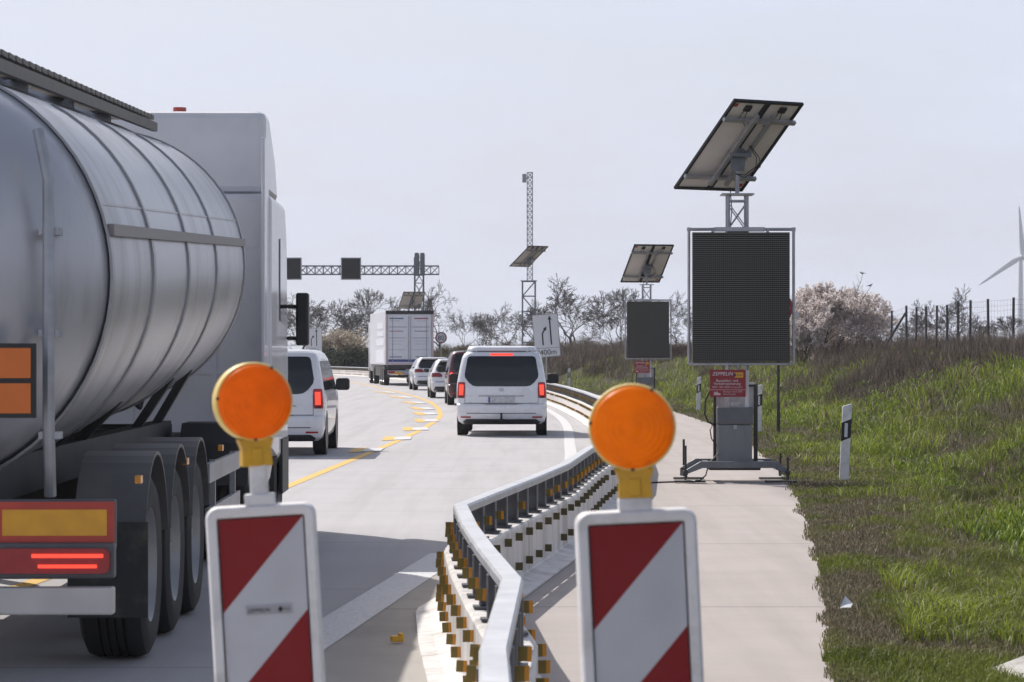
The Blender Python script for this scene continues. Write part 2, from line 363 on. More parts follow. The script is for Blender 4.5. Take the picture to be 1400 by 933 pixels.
PATHM = surf_mat('path_concrete', (0.40, 0.355, 0.335), (0.445, 0.40, 0.38), 1.2, joint=6.2, specks=0.75, stain=(0.36, 0.32, 0.30))
SHOULDM = surf_mat('shoulder_concrete', (0.40, 0.37, 0.345), (0.46, 0.43, 0.40), 2.0, joint=4.6, specks=0.6, stain=(0.24, 0.22, 0.20))
def soil():
    m, n, b = new_mat('soil_with_moss'); N = n.nodes; L = n.links
    tco = N.new("ShaderNodeTexCoord"); a = N.new("ShaderNodeTexNoise"); a.inputs['Scale'].default_value = 1.4; a.inputs['Detail'].default_value = 9; a.inputs['Roughness'].default_value = 0.7
    L.new(tco.outputs['Object'], a.inputs['Vector'])
    r = N.new("ShaderNodeValToRGB"); e = r.color_ramp.elements
    e[0].position = 0.35; e[0].color = (0.045, 0.036, 0.025, 1); e[1].position = 0.68; e[1].color = (0.055, 0.062, 0.022, 1)
    L.new(a.outputs['Fac'], r.inputs['Fac']); L.new(r.outputs['Color'], b.inputs['Base Color']); b.inputs['Roughness'].default_value = 0.95; b.inputs['Specular IOR Level'].default_value = 0.1
    b2 = N.new("ShaderNodeBump"); b2.inputs['Strength'].default_value = 0.6; b2.inputs['Distance'].default_value = 0.04
    c = N.new("ShaderNodeTexNoise"); c.inputs['Scale'].default_value = 14; c.inputs['Detail'].default_value = 8; L.new(tco.outputs['Object'], c.inputs['Vector'])
    L.new(c.outputs['Fac'], b2.inputs['Height']); L.new(b2.outputs['Normal'], b.inputs['Normal']); return m
SOIL = soil()
gx = np.concatenate([[-4000, -1500, -600, -250, -120, -70], np.arange(-45, -5, 3.0), np.arange(-5, 1, 0.6), np.arange(1, 9, 0.14), np.arange(9, 22, 0.4), np.arange(22, 60, 3.0), [80, 130, 250, 600, 1500, 4000]])
gy = np.concatenate([[-400, -60, -10, 0], np.arange(5, 60, 0.45), np.arange(60, 140, 1.2), np.arange(140, 290, 3.0), [320, 380, 480, 650, 900, 1300, 2200, 4500]])
GX, GY = np.meshgrid(gx, gy); GZ = terr(GX, GY)
V = np.stack([GX, GY, GZ], -1).reshape(-1, 3); nx = len(gx); ny = len(gy)
ii, jj = np.meshgrid(np.arange(ny - 1), np.arange(nx - 1), indexing='ij'); q = (ii * nx + jj).ravel()
tag(mesh_np('ground', V, np.stack([q, q + 1, q + nx + 1, q + nx], -1), SOIL, smooth=True), kind='structure')
def ribbon(name, lf, rf, z, d0, d1, step, m, nx=2, **kw):
    d = np.arange(d0, d1 + step, step); cols = [lf(d) * (1 - t) + rf(d) * t for t in np.linspace(0, 1, nx)]
    V = np.stack([np.stack([c, d, np.full_like(d, z)], -1) for c in cols], 1).reshape(-1, 3)
    i, j = np.meshgrid(np.arange(len(d) - 1), np.arange(nx - 1), indexing='ij'); q = (i * nx + j).ravel()
    return tag(mesh_np(name, V, np.stack([q, q + 1, q + nx + 1, q + nx], -1), m), **kw)
ribbon('road', lambda d: yl(np.clip(d, 6, 269)) - 8.0, lambda d: bs(np.clip(d, 7.6, 269)) + 0.05, 0.0, -20, 268, 1.5, ROADM, kind='structure')
ribbon('path', lambda d: bs(np.clip(d, 7.6, 269)) + 0.0501, lambda d: pr(np.clip(d, 5, 269)) + 0.03 * np.sin(d * 1.9) + 0.02 * np.sin(d * 4.3), 0.0, -20, 268, 0.5, PATHM, kind='structure')
# old shoulder slab between the barrier and the diagonal edge line
edge = lambda d: -1.145 + (d - 16.4) * 0.087
shd = np.arange(-20, 22.0, 0.5)
V = []; 
for d in shd: V += [(edge(d) + 0.02, d, 0.004), (min(max(float(bs(max(d, 7.6))) + 0.05, edge(d) + 0.03), 3), d, 0.004)]
F = [(2 * i, 2 * i + 1, 2 * i + 3, 2 * i + 2) for i in range(len(shd) - 1)]
tag(mesh_np('shoulder', V, F, SHOULDM), kind='structure')
def paint(name, col, worn, thr=0.5, scale=30.0, ribs=None):
    """road paint, worn through to the concrete in places"""
    m, n, b = new_mat(name); N = n.nodes; L = n.links
    tco = N.new("ShaderNodeTexCoord"); a = N.new("ShaderNodeTexNoise"); a.inputs['Scale'].default_value = scale; a.inputs['Detail'].default_value = 8; a.inputs['Roughness'].default_value = 0.75
    L.new(tco.outputs['Object'], a.inputs['Vector'])
    r = N.new("ShaderNodeMapRange"); r.inputs['From Min'].default_value = thr; r.inputs['From Max'].default_value = thr + 0.1; L.new(a.outputs['Fac'], r.inputs['Value'])
    x = N.new("ShaderNodeMix"); x.data_type = 'RGBA'; x.inputs['A'].default_value = (*col, 1); x.inputs['B'].default_value = (*worn, 1); L.new(r.outputs['Result'], x.inputs['Factor'])
    L.new(x.outputs['Result'], b.inputs['Base Color']); b.inputs['Roughness'].default_value = 0.65
    if ribs:
        wv = N.new("ShaderNodeTexNoise"); wv.inputs['Scale'].default_value = ribs; wv.inputs['Detail'].default_value = 2; L.new(tco.outputs['Object'], wv.inputs['Vector'])
        bp = N.new("ShaderNodeBump"); bp.inputs['Strength'].default_value = 0.8; bp.inputs['Distance'].default_value = 0.012; L.new(wv.outputs['Fac'], bp.inputs['Height']); L.new(bp.outputs['Normal'], b.inputs['Normal'])
    return m
WHITELINE = paint('white_road_paint', (0.62, 0.61, 0.62), (0.44, 0.42, 0.42), 0.52)
RIBLINE = paint('ribbed_white_paint', (0.66, 0.66, 0.68), (0.40, 0.39, 0.39), 0.52, 45, ribs=38)
YELLOWLINE = paint('yellow_road_tape', (0.70, 0.42, 0.07), (0.55, 0.42, 0.22), 0.6)
d = np.arange(5, 23.6, 0.5)
V = []; F = []
for k, x in enumerate(d): V += [(edge(x) - 0.15, x, 0.008), (edge(x) + 0.15, x, 0.008)]
F = [(2 * i, 2 * i + 1, 2 * i + 3, 2 * i + 2) for i in range(len(d) - 1)]
tag(mesh_np('edge_line', V, F, RIBLINE), kind='structure')
def wl(d): return bs(np.clip(d, 7.6, 269)) - 0.62 - 0.25 * np.exp(-((d - 52) / 14.0) ** 2)
ribbon('edge_line', lambda d: wl(d) - 0.10, lambda d: wl(d) + 0.10, 0.004, 44, 262, 0.5, WHITELINE, kind='structure')
ribbon('lane_line', lambda d: yl(d) - 0.07, lambda d: yl(d) + 0.07, 0.004, 6, 262, 0.5, YELLOWLINE, kind='structure')
# older dashes being crossed by the yellow line, partly scraped off
V = []; F = []; Vw = []; Fw = []
for i, (px, py) in enumerate([(497, 616), (541, 600), (568, 587), (585, 575.5), (586, 566), (584, 559), (575, 551), (560, 543.5), (541, 537)]):
    D0 = EYE * K / (py - 485.0); x0 = PX(px, D0)
    for (vv, ff, dx, w_, l_) in ((V, F, -0.1, 0.11, 0.05), (Vw, Fw, 0.16, 0.16, 0.04)):
        o = len(vv); L_ = D0 * l_; s = -0.02 * i
        zz = 0.008 if ff is F else 0.012; vv += [(x0 + dx - w_, D0 - L_ / 2, zz), (x0 + dx + w_, D0 - L_ / 2 + .3, zz), (x0 + dx + w_ + s * L_ , D0 + L_ / 2, zz), (x0 + dx - w_ + s * L_, D0 + L_ / 2 - .3, zz)]
        ff.append((o, o + 1, o + 2, o + 3))
tag(mesh_np('lane_dashes', V, F, YELLOWLINE), kind='structure')
tag(mesh_np('old_lane_dashes', Vw, Fw, WHITELINE), kind='structure')

# ------------------------------------------------------------------ grass, weeds, undergrowth
def blades(x, y, z, h, w, lean, c0, c1, yaw=None, bend=0.35):
    """curved blades: two quads as four triangles; returns verts, tris, colours"""
    n = len(x); yaw = rng.uniform(0, 2 * np.pi, n) if yaw is None else yaw
    la = rng.uniform(0, 2 * np.pi, n); lx = np.cos(la) * lean; ly = np.sin(la) * lean
    ax = np.cos(yaw) * w / 2; ay = np.sin(yaw) * w / 2
    V = np.empty((n, 5, 3), np.float32)
    mx_ = x + lx * h * bend; my_ = y + ly * h * bend; mz = z + h * 0.6
    V[:, 0] = np.stack([x - ax, y - ay, z - 0.02], -1); V[:, 1] = np.stack([x + ax, y + ay, z - 0.02], -1)
    V[:, 2] = np.stack([mx_ - ax * .75, my_ - ay * .75, mz], -1); V[:, 3] = np.stack([mx_ + ax * .75, my_ + ay * .75, mz], -1)
    V[:, 4] = np.stack([x + lx * h, y + ly * h, z + h * (1 - 0.25 * lean)], -1)
    b = (np.arange(n) * 5)[:, None]
    F = np.concatenate([b + [0, 1, 3], b + [0, 3, 2], b + [2, 3, 4]], 0)
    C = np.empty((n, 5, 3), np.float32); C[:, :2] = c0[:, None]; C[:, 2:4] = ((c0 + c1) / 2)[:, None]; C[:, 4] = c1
    return V.reshape(-1, 3), F, C.reshape(-1, 3)
def scatter(n, u0, u1, d0, d1, dens_pow=1.0):
    """points right of the path edge: u metres from the edge, nearer rows denser"""
    t = rng.uniform(0, 1, n); D = 1.0 / ((1 - t) / d0 ** dens_pow + t / d1 ** dens_pow) ** (1 / dens_pow)
    u = rng.uniform(0, 1, n) * (u1 - u0) + u0
    X = pr(D) + u
    vis = (X / D < 0.205)          # a margin past the picture's right edge
    return X[vis], D[vis], u[vis]
GRASS = leaf_mat('grass_blade', 0.32)
WEED = leaf_mat('dry_stalk', 0.12, 0.8)
parts = []
def mixcol(a, b, t): a = np.array(a); b = np.array(b); return a * (1 - t)[:, None] + b * t[:, None]
# short verge turf near the path, creeping over its edge
X, D, u = scatter(300000, -0.16, 4.5, 12.5, 120, 1.1)
pat = fnoise(X * 1.1, D * 0.5, 11); pat2 = fnoise(X * 2.7, D * 1.3, 21)
dry = np.clip((0.56 - pat) * 4.0 + (pat2 - 0.5) * 1.6 + (0.42 + 0.15 * (D < 27)) * np.exp(-(u / 0.6) ** 2), 0, 1)
keep = (u > -0.17 + 0.20 * fnoise(X * 0 + 3.1, D * 1.3, 31) + rng.normal(0, 0.013, len(X))) & (rng.uniform(0, 1, len(X)) > dry * 0.25)
X, D, u, dry, pat, pat2 = [a[keep] for a in (X, D, u, dry, pat, pat2)]
h = (0.03 + 0.055 * sstep(-.15, .25, u) * rng.uniform(0, 1, len(X)) ** 1.5 + 0.12 * np.clip(u - 0.5, 0, 1.6) * fnoise(X * 1.7, D * 0.8, 41) ** 1.5) * (1 - 0.4 * dry)
w_ = rng.uniform(0.004, 0.009, len(X)) * np.clip(D / 22, 1, 2.6)
g = mixcol((0.080, 0.110, 0.022), (0.27, 0.30, 0.055), np.clip(rng.uniform(0, 1, len(X)) * 0.6 + 0.9 * (pat2 - 0.25), 0, 1))
b_ = mixcol((0.10, 0.082, 0.055), (0.36, 0.30, 0.20), rng.uniform(0, 1, len(X)) ** 1.5)
c = g * (1 - dry)[:, None] + b_ * dry[:, None]; c *= rng.uniform(0.7, 1.3, len(X))[:, None]
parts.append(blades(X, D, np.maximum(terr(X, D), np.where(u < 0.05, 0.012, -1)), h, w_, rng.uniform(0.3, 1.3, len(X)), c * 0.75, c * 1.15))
# lush bank grass in clumps, with dry thatch between
X, D, u = scatter(300000, 0.4, 15, 16, 175, 0.9)
cl = fnoise(X * 0.55, D * 0.33, 51); cl2 = fnoise(X * 2.3, D * 1.3, 61); br_ = fnoise(X * 0.33 + 2.2, D * 0.16, 57)
green = sstep(0.36, 0.58, cl + 0.35 * (cl2 - .5) + 0.10 * sstep(1, 3, u) - 0.55 * sstep(5.8, 9.2, u) - 0.70 * sstep(0.53, 0.65, br_))
keep = rng.uniform(0, 1, len(X)) < (0.5 + 0.5 * green) * (0.5 + 0.5 * sstep(0.25, 0.55, cl2))
X, D, u, cl, cl2, green = [a[keep] for a in (X, D, u, cl, cl2, green)]
h = (0.05 + 0.34 * sstep(0.3, 0.8, cl2) + 0.12 * rng.uniform(0, 1, len(X))) * (0.6 + 0.6 * green) * (0.35 + 0.65 * sstep(0.8, 3.0, u))
w_ = rng.uniform(0.006, 0.013, len(X)) * np.clip(D / 35, 0.8, 2.6)
g = mixcol((0.068, 0.11, 0.018), (0.40, 0.47, 0.06), np.clip(rng.uniform(0, 1, len(X)) * 0.45 + (cl2 - 0.3) * 1.3, 0, 1))
b_ = mixcol((0.09, 0.072, 0.053), (0.33, 0.265, 0.195), rng.uniform(0, 1, len(X)) ** 1.3)
dr = np.clip(1 - green + (rng.uniform(0, 1, len(X)) < 0.16), 0, 1)
c = g * (1 - dr)[:, None] + b_ * dr[:, None]; c *= rng.uniform(0.55, 1.35, len(X))[:, None]; c[rng.uniform(0, 1, len(X)) < .03] = (.55, .52, .38)
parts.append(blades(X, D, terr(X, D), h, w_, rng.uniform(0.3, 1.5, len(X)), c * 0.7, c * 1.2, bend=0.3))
def joinparts(ps):
    V = []; F = []; C = []; o = 0
    for v, f, c in ps: V.append(v); F.append(f + o); C.append(c); o += len(v)
    return np.concatenate(V), np.concatenate(F), np.concatenate(C)
V, F, C = joinparts(parts)
tag(mesh_np('grass', V, F, GRASS, col=C), kind='stuff')
# leafy herbs: broad leaves in low tussocks on the bank
tx, td, tu = scatter(900, 1.6, 10, 22, 100, 1.0)
tk = fnoise(tx * 0.55, td * 0.33, 51) > 0.43; tx, td, tu = tx[tk], td[tk], tu[tk]
n = 110; X = np.repeat(tx, n) + rng.normal(0, 0.22, len(tx) * n); D = np.repeat(td, n) + rng.normal(0, 0.28, len(tx) * n)
hz = rng.uniform(0, 1, len(X)) * np.repeat(rng.uniform(0.12, 0.38, len(tx)), n)
c = mixcol((0.075, 0.13, 0.018), (0.30, 0.40, 0.05), rng.uniform(0, 1, len(X)))
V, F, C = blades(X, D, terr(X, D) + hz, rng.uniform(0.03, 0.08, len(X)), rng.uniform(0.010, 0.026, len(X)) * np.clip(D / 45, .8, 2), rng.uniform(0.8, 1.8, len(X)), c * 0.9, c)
tag(mesh_np('ground_cover', V, F, GRASS, col=C), kind='stuff')
# dead upright stalks on the bank
X, D, u = scatter(130000, 1.0, 14, 17, 120, 1.0)
br_ = fnoise(X * 0.33 + 2.2, D * 0.16, 57); cl = fnoise(X * 1.4 + 9, D * 0.8, 71)
m_ = rng.uniform(0, 1, len(X)) < (0.16 + 0.84 * sstep(0.48, 0.60, br_ + 0.2 * sstep(5.0, 8, u))) * sstep(1.6, 3.4, u) * sstep(0.3, 0.6, cl)
X, D, u, cl = X[m_], D[m_], u[m_], cl[m_]
h = rng.uniform(0.18, 0.70, len(X)) * (0.5 + 0.7 * sstep(3, 8, u)) * (0.5 + cl)
c = mixcol((0.05, 0.04, 0.035), (0.24, 0.19, 0.155), rng.uniform(0, 1, len(X)) ** 1.7)
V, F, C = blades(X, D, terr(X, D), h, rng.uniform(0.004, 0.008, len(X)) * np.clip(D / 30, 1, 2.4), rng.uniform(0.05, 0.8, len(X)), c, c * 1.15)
tag(mesh_np('dead_stalks', V, F, WEED, col=C), kind='stuff')
# scrubby brown undergrowth along the ridge and behind the verge: fanning twigs from many small stools
def stools(X, D, Z, n, hh, wd, spread, ca, cb):
    k = len(X); ix = np.repeat(np.arange(k), n); t = rng.uniform(0, 1, k * n); r_ = spread[ix] * np.sqrt(rng.uniform(0, 1, k * n)); an = rng.uniform(0, 6.283, k * n)
    x = X[ix] + np.cos(an) * r_ * .5; y = D[ix] + np.sin(an) * r_ * .5; start = rng.uniform(0, .55, k * n) * hh[ix] * (rng.uniform(0, 1, k * n) < .6)
    h = (hh[ix] - start * .6) * rng.uniform(.3, 1, k * n) * (1 - .45 * (r_ / spread[ix]) ** 2)
    c = mixcol(ca, cb, t ** 1.4) * (0.8 + 0.4 * rng.uniform(0, 1, k)[ix])[:, None]
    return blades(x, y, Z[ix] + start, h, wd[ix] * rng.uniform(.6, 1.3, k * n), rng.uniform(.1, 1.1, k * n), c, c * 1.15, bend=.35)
X, D, u = scatter(5200, 4.2, 20, 45, 262, 0.5)
cl = fnoise(X * 0.30 + 4, D * 0.10, 81); m_ = rng.uniform(0, 1, len(X)) < sstep(0.30, 0.50, cl + 0.5 * sstep(5.4, 9.2, u) - 0.22)
X, D, cl = X[m_], D[m_], cl[m_]
V, F, C = stools(X, D, terr(X, D) - .05, 90, rng.uniform(.35, 1.0, len(X)) * (.5 + .8 * cl) * (1 + .5 * sstep(110, 200, D) + .55 * sstep(6.8, 9.5, X - pr(D)) * rng.uniform(0, 1, len(X))), .006 * np.clip(D / 55, 1, 3), rng.uniform(.4, 1.0, len(X)), (0.068, 0.056, 0.048), (0.29, 0.23, 0.185))
tag(mesh_np('undergrowth', V, F, WEED, col=C), kind='stuff')
# far low wood closing the horizon
n = 1500; D = rng.uniform(290, 560, n); X = rng.uniform(-0.14, 0.25, n) * D
V, F, C = stools(X, D, np.full(n, .2), 70, (1.2 + 2.6 * fnoise(X * .06, D * .01, 91)) * rng.uniform(.6, 1.1, n), np.full(n, .05), rng.uniform(1.5, 4.0, n), (0.09, 0.082, 0.084), (0.20, 0.18, 0.175))
tag(mesh_np('far_wood', V, F, WEED, col=C), kind='stuff')

# ------------------------------------------------------------------ safety barrier with hand rail, posts and reflectors
bpts = [(float(br(d)), float(d)) for d in sorted(set([p[0] for p in BR] + list(np.arange(30, 270, 4.0))))]
bpts = [p for p in bpts if p[1] <= 262]
BV = np.array(bpts); seg = np.linalg.norm(np.diff(BV, axis=0), axis=1); BS = np.concatenate([[0], np.cumsum(seg)])
def bpos(s): return np.array([np.interp(s, BS, BV[:, 0]), np.interp(s, BS, BV[:, 1])])
def btan(s):
    a = bpos(s + 0.25) - bpos(s - 0.25); return a / np.linalg.norm(a)
BAR_WHITE = mat('barrier_white_coating', (0.70, 0.67, 0.65), 0.55, 0, 0.08, 3, dirt=(0.27, 0.23, 0.20), dirt_amt=0.75, dscale=3.2, bump=0.2, bscale=30, streak=True)
RAILM = mat('rail_galvanised', (0.56, 0.57, 0.60), 0.40, 0.35, 0.10, 5, dirt=(0.42, 0.41, 0.40), dirt_amt=0.5, dscale=7, bump=0.08)
POSTM = mat('post_steel', (0.12, 0.125, 0.14), 0.5, 0.3, 0.2, 9, dirt=(0.08, 0.07, 0.06), dirt_amt=0.5)
bar_root = thing('safety_barrier', (0, 0, 0), 0, 'white road barrier with steel hand rail and yellow reflectors winding along the path', 'barrier')
def sweep(mb, prof, ss, mi=0, closed=True, caps=True):
    vs = []; n = len(prof)
    for s in ss:
        p = bpos(s); t = btan(s); nx_, ny_ = t[1], -t[0]
        for (a, z) in prof: vs.append((p[0] + nx_ * a, p[1] + ny_ * a, z))
    fs = []
    for i in range(len(ss) - 1):
        for k in range(n):
            k2 = (k + 1) % n; fs.append((i * n + k, (i + 1) * n + k, (i + 1) * n + k2, i * n + k2))
    if caps: fs += [tuple(range(n)), tuple(range(len(ss) * n - 1, (len(ss) - 1) * n - 1, -1))]
    mb.add(vs, fs, mi)
BODY = [(-0.29, 0.005), (-0.29, 0.02), (-0.20, 0.028), (-0.122, 0.05), (-0.115, 0.06), (-0.112, 0.405), (-0.10, 0.42), (0.10, 0.42), (0.112, 0.405), (0.115, 0.06), (0.122, 0.05), (0.20, 0.028), (0.29, 0.02), (0.29, 0.005)]
LEN = 0.65; nel = int(BS[-1] / LEN); rest = MB()
for k in range(nel):
    s0 = k * LEN + 0.006; s1 = (k + 1) * LEN - 0.006
    mb = MB() if k < 94 else rest
    sweep(mb, BODY, np.linspace(s0, s1, 3 if k < 94 else 2))
    if k < 94:
        mb.build('barrier_element', BAR_WHITE, bar_root)
    elif k == nel - 1: tag(rest.build('barrier_element', BAR_WHITE, bar_root), kind='stuff')
# rail in bent lengths with visible joints
RP = [(-0.044, 0.636), (-0.049, 0.644), (-0.049, 0.678), (-0.040, 0.692), (0.040, 0.692), (0.049, 0.678), (0.049, 0.644), (0.044, 0.636)]
cuts = [0, 7.2, 9.0, 11.7, 14.3, 18.6] + list(np.arange(23.4, BS[-1], 4.8)); 
fine = sorted(set(list(BS) + [x for b in BS for x in (b - 0.12, b + 0.12)]))
rest = MB()
for i in range(len(cuts) - 1):
    a, b = cuts[i] + 0.004, cuts[i + 1] - 0.004; ss = [a] + [x for x in fine if a + 0.02 < x < b - 0.02] + [b]
    mb = MB() if i < 40 else rest
    sweep(mb, RP, ss)
    # joint sleeve
    if i < 40: sweep(mb, [(-0.053, 0.643), (-0.053, 0.675), (-0.049, 0.675), (-0.049, 0.643)], [a, a + 0.10]); mb.build('hand_rail', RAILM, bar_root)
if rest.v: tag(rest.build('hand_rail', RAILM, bar_root), kind='stuff')
PITCH = 0.65; npst = int(BS[-1] / PITCH); rest = MB(); rrest = MB(); pm = None; nref = 0
def obj_at(me, name, s, a, z):
    p = bpos(s); t = btan(s); o = bpy.data.objects.new(name, me); COL.objects.link(o); o.parent = bar_root
    o.location = (p[0] + t[1] * a, p[1] - t[0] * a, z); o.rotation_euler = (0, 0, math.atan2(t[1], t[0]) - math.pi / 2); return o
def post_mb():
    m = MB(); m.box((0, 0, 0.012), (0.17, 0.11, 0.012)); m.box((-0.052, 0, 0.118), (0.008, 0.085, 0.199)); m.box((0.052, 0, 0.118), (0.008, 0.085, 0.199)); m.box((0, 0, 0.118), (0.095, 0.008, 0.199)); return m
def ref_mb(): m = MB(); m.box((-0.009, 0, 0), (0.034, 0.006, 0.056), 0); m.box((0.0165, 0, 0), (0.017, 0.0062, 0.056), 1); m.box((0, 0.009, 0), (0.016, 0.012, 0.04), 0); return m
REFL_SHADE = mat('reflector_shaded', (0.085, 0.065, 0.018), 0.45, 0, 0.25, 9)  # darker copy for plates on the barrier's right face, backlit shade painted in
po = post_mb().build('post', POSTM, bar_root); RD = ref_mb().build('reflector', [REFL_SHADE, REFL_SHADE], bar_root); rd_first = [True]
ro = ref_mb().build('reflector', [REFL, REFL_LIT], bar_root)
first_p = True; first_r = True
SPOTS = [(-0.084, 0.545), (0.084, 0.545), (-0.142, 0.355), (0.142, 0.355), (-0.142, 0.145), (0.142, 0.145)]
for k in range(npst):
    s = k * PITCH + 0.3
    if k < 98:
        if first_p: p = bpos(s); t = btan(s); po.location = (p[0], p[1], 0.42); po.rotation_euler = (0, 0, math.atan2(t[1], t[0]) - math.pi / 2); first_p = False
        else: obj_at(po.data, 'post', s, 0, 0.42)
    else:
        p = bpos(s); t = btan(s); M = Matrix.Translation((p[0], p[1], 0.42)) @ Matrix.Rotation(math.atan2(t[1], t[0]) - math.pi / 2, 4, 'Z')
        q = post_mb(); rest.add(q.v, q.f, 0, False, M)
    for a, z in SPOTS:
        if rng.uniform() < 0.10: continue
        if nref < 98:
            if first_r:
                p = bpos(s); t = btan(s); ro.location = (p[0] + t[1] * a, p[1] - t[0] * a, z); ro.rotation_euler = (0, 0, math.atan2(t[1], t[0]) - math.pi / 2); first_r = False
            elif a > .1 and rd_first[0]: p = bpos(s); t = btan(s); RD.location = (p[0] + t[1] * a, p[1] - t[0] * a, z); RD.rotation_euler = (0, 0, math.atan2(t[1], t[0]) - math.pi / 2); rd_first[0] = False
            else: o = obj_at(RD.data if a > .1 and s > 10 else ro.data, 'reflector', s, a, z); o.rotation_euler.z += R(rng.normal(0, 5)); o.rotation_euler.y = R(rng.normal(0, 2))
            nref += 1
        else:
            p = bpos(s); t = btan(s); M = Matrix.Translation((p[0] + t[1] * a, p[1] - t[0] * a, z)) @ Matrix.Rotation(math.atan2(t[1], t[0]) - math.pi / 2 + R(rng.normal(0, 5)), 4, 'Z')
            q = ref_mb(); da = a > .1; rrest.add(q.v[:8], q.f[:6], 2 if da else 0, False, M); rrest.add(q.v[8:16], [[i - 8 for i in f] for f in q.f[6:12]], 2 if da else 1, False, M)
tag(rest.build('post', POSTM, bar_root), kind='stuff'); tag(rrest.build('reflector', [REFL, REFL_LIT, REFL_SHADE], bar_root), kind='stuff')

# ------------------------------------------------------------------ warning beacons
def clip(poly, a, b, c):
    """keep a*x + b*z + c >= 0"""
    out = []
    for i in range(len(poly)):
        p, q = poly[i], poly[(i + 1) % len(poly)]; dp = a * p[0] + b * p[1] + c; dq = a * q[0] + b * q[1] + c
        if dp >= 0: out.append(p)
        if dp * dq < 0: t = dp / (dp - dq); out.append((p[0] + (q[0] - p[0]) * t, p[1] + (q[1] - p[1]) * t))
    return out
LENS = lens_mat('amber_lamp_lens', (0.93, 0.29, 0.018), seed=1.7); LENS2 = lens_mat('bright_amber_lamp_lens', (1.0, 0.37, 0.014), seed=5.3)
LAMPRIM = mat('lamp_housing_yellow', (0.84, 0.60, 0.16), 0.4, 0, 0.08, 8, dirt=(0.3, 0.2, 0.06), dirt_amt=0.4, dscale=16)
def beacon(x, y, tilt, ztop, zl, rl, lampyaw, lens, label, sticker, dxl):
    t = thing('warning_beacon', (x, y, 0.0), 0, label, 'beacon', 'striped beacons with amber lamps'); t.rotation_euler = (0, R(tilt), R(2))
    hw = 0.137; zb = 0.16; zf1 = ztop - 0.033; zf0 = 0.24; xf = 0.105
    # rounded plastic surround, thick, with a recess for the striped face
    mb = MB(); out = rrect(-hw, zb, hw, ztop, 0.03, 5); inn = rrect(-xf - 0.004, zf0 - 0.004, xf + 0.004, zf1 + 0.004, 0.006, 5)
    n = len(out); o2 = [(a * 0.955, zb + 0.006 + (z - zb) * 0.991) for a, z in out]
    vs = [(a, -0.012, z) for a, z in out] + [(a, -0.03, z) for a, z in o2] + [(a, -0.026, z) for a, z in inn] + [(a, -0.012, z) for a, z in inn] + [(a, 0.022, z) for a, z in out] + [(a * 0.95, 0.034, zb + 0.006 + (z - zb) * 0.99) for a, z in out]
    fs = []
    for A, B in ((0, 1), (1, 2), (2, 3), (4, 0), (5, 4)):
        for k in range(n): k2 = (k + 1) % n; fs.append((A * n + k, B * n + k, B * n + k2, A * n + k2))
    fs += [tuple(range(5 * n, 6 * n))]
    mb.add(vs, fs, 0, True)
    mb.box((0, 0.0, ztop + 0.012), (0.075, 0.045, 0.03)); mb.build('surround', PLASTICWHITE, t, bevel=0.004)
    # striped face: diagonal fields side by side in one sheet
    mb = MB(); face = [(-xf, zf0), (xf, zf0), (xf, zf1), (-xf, zf1)]; sl = 0.232 / (2 * xf)
    for k in range(-1, 6):
        hi = zf1 - 0.232 * k; lo = hi - 0.232        # line z = hi + sl*(x+xf)
        p = clip(clip(face, sl, -1, hi + sl * xf), -sl, 1, -(lo + sl * xf))
        if len(p) > 2: mb.add([(a, -0.016, z) for a, z in p], [tuple(range(len(p)))], 0 if k % 2 == 0 else 1)
    mb.build('striped_face', [FADEDRED, BOARDWHITE], t)
    if sticker:
        mb = MB(); zs = ztop - 0.262; mb.box((0.008, -0.0172, zs), (0.116, 0.0016, 0.026), 0); mb.box((0.008, -0.0185, zs), (0.112, 0.0012, 0.0225), 1)
        text_into(mb, 'ZEPPELIN', 0.0135, -0.017, zs - 0.0048, -0.0192, 2, shear=0.15, thick=0.0004)
        mb.prism([(0.030, zs), (0.037, zs + 0.008), (0.044, zs), (0.037, zs - 0.008)], 0.0008, 2, Matrix.Translation((0, -0.0205, 0))); mb.box((0.053, -0.0195, zs), (0.017, 0.0008, 0.005), 3)
        mb.build('sticker', [BOARDWHITE, mat('sticker_grey', (0.34, 0.34, 0.37), 0.4), SIGNBLACK, mat('sticker_ink', (0.22, 0.22, 0.24), 0.5)], t)
    # lamp on its stub
    mb = MB(); mb.box((0, 0.0, (ztop + zl - rl - 0.06) / 2), (0.045, 0.03, zl - rl - 0.06 - ztop + 0.05)); mb.build('lamp_stub', PLASTICWHITE, t, bevel=0.006)
    lamp = thing('lamp_head', (dxl, 0.0, zl)); lamp.parent = t; lamp.rotation_euler = (0, 0, R(lampyaw))
    mb = MB(); mb.lathe([(rl * 0.94, 0.026), (rl * 0.945, 0.033), (rl * 0.985, 0.032), (rl, 0.022), (rl, -0.014), (rl * 0.985, -0.022), (rl * 0.945, -0.023), (rl * 0.94, -0.016)], n=56)
    mb.build('housing', LAMPRIM, lamp)
    mb = MB(); mb.lathe([(rl * 0.94, -0.017), (rl * 0.93, -0.027), (rl * 0.86, -0.034), (rl * 0.6, -0.042), (rl * 0.3, -0.046), (0.0, -0.047)], n=56); mb.build('lens', lens, lamp, sharp=60)
    mb = MB(); mb.lathe([(rl * 0.94, 0.027), (rl * 0.93, 0.037), (rl * 0.86, 0.044), (rl * 0.6, 0.052), (rl * 0.3, 0.056), (0.0, 0.057)], n=56); mb.build('lens', lens, lamp, sharp=60)
    mb = MB(); nk = [(-0.045, -rl + 0.006), (-0.036, -rl - 0.018), (-0.039, -rl - 0.062), (0.039, -rl - 0.062), (0.036, -rl - 0.018), (0.045, -rl + 0.006)]
    mb.prism(nk, 0.045, 0, Matrix.Translation((0, -0.02, 0))); mb.box((0, -0.0225, -rl - 0.036), (0.026, 0.006, 0.04)); mb.build('neck', YELLOWPL, lamp, bevel=0.004)
    mb = MB()
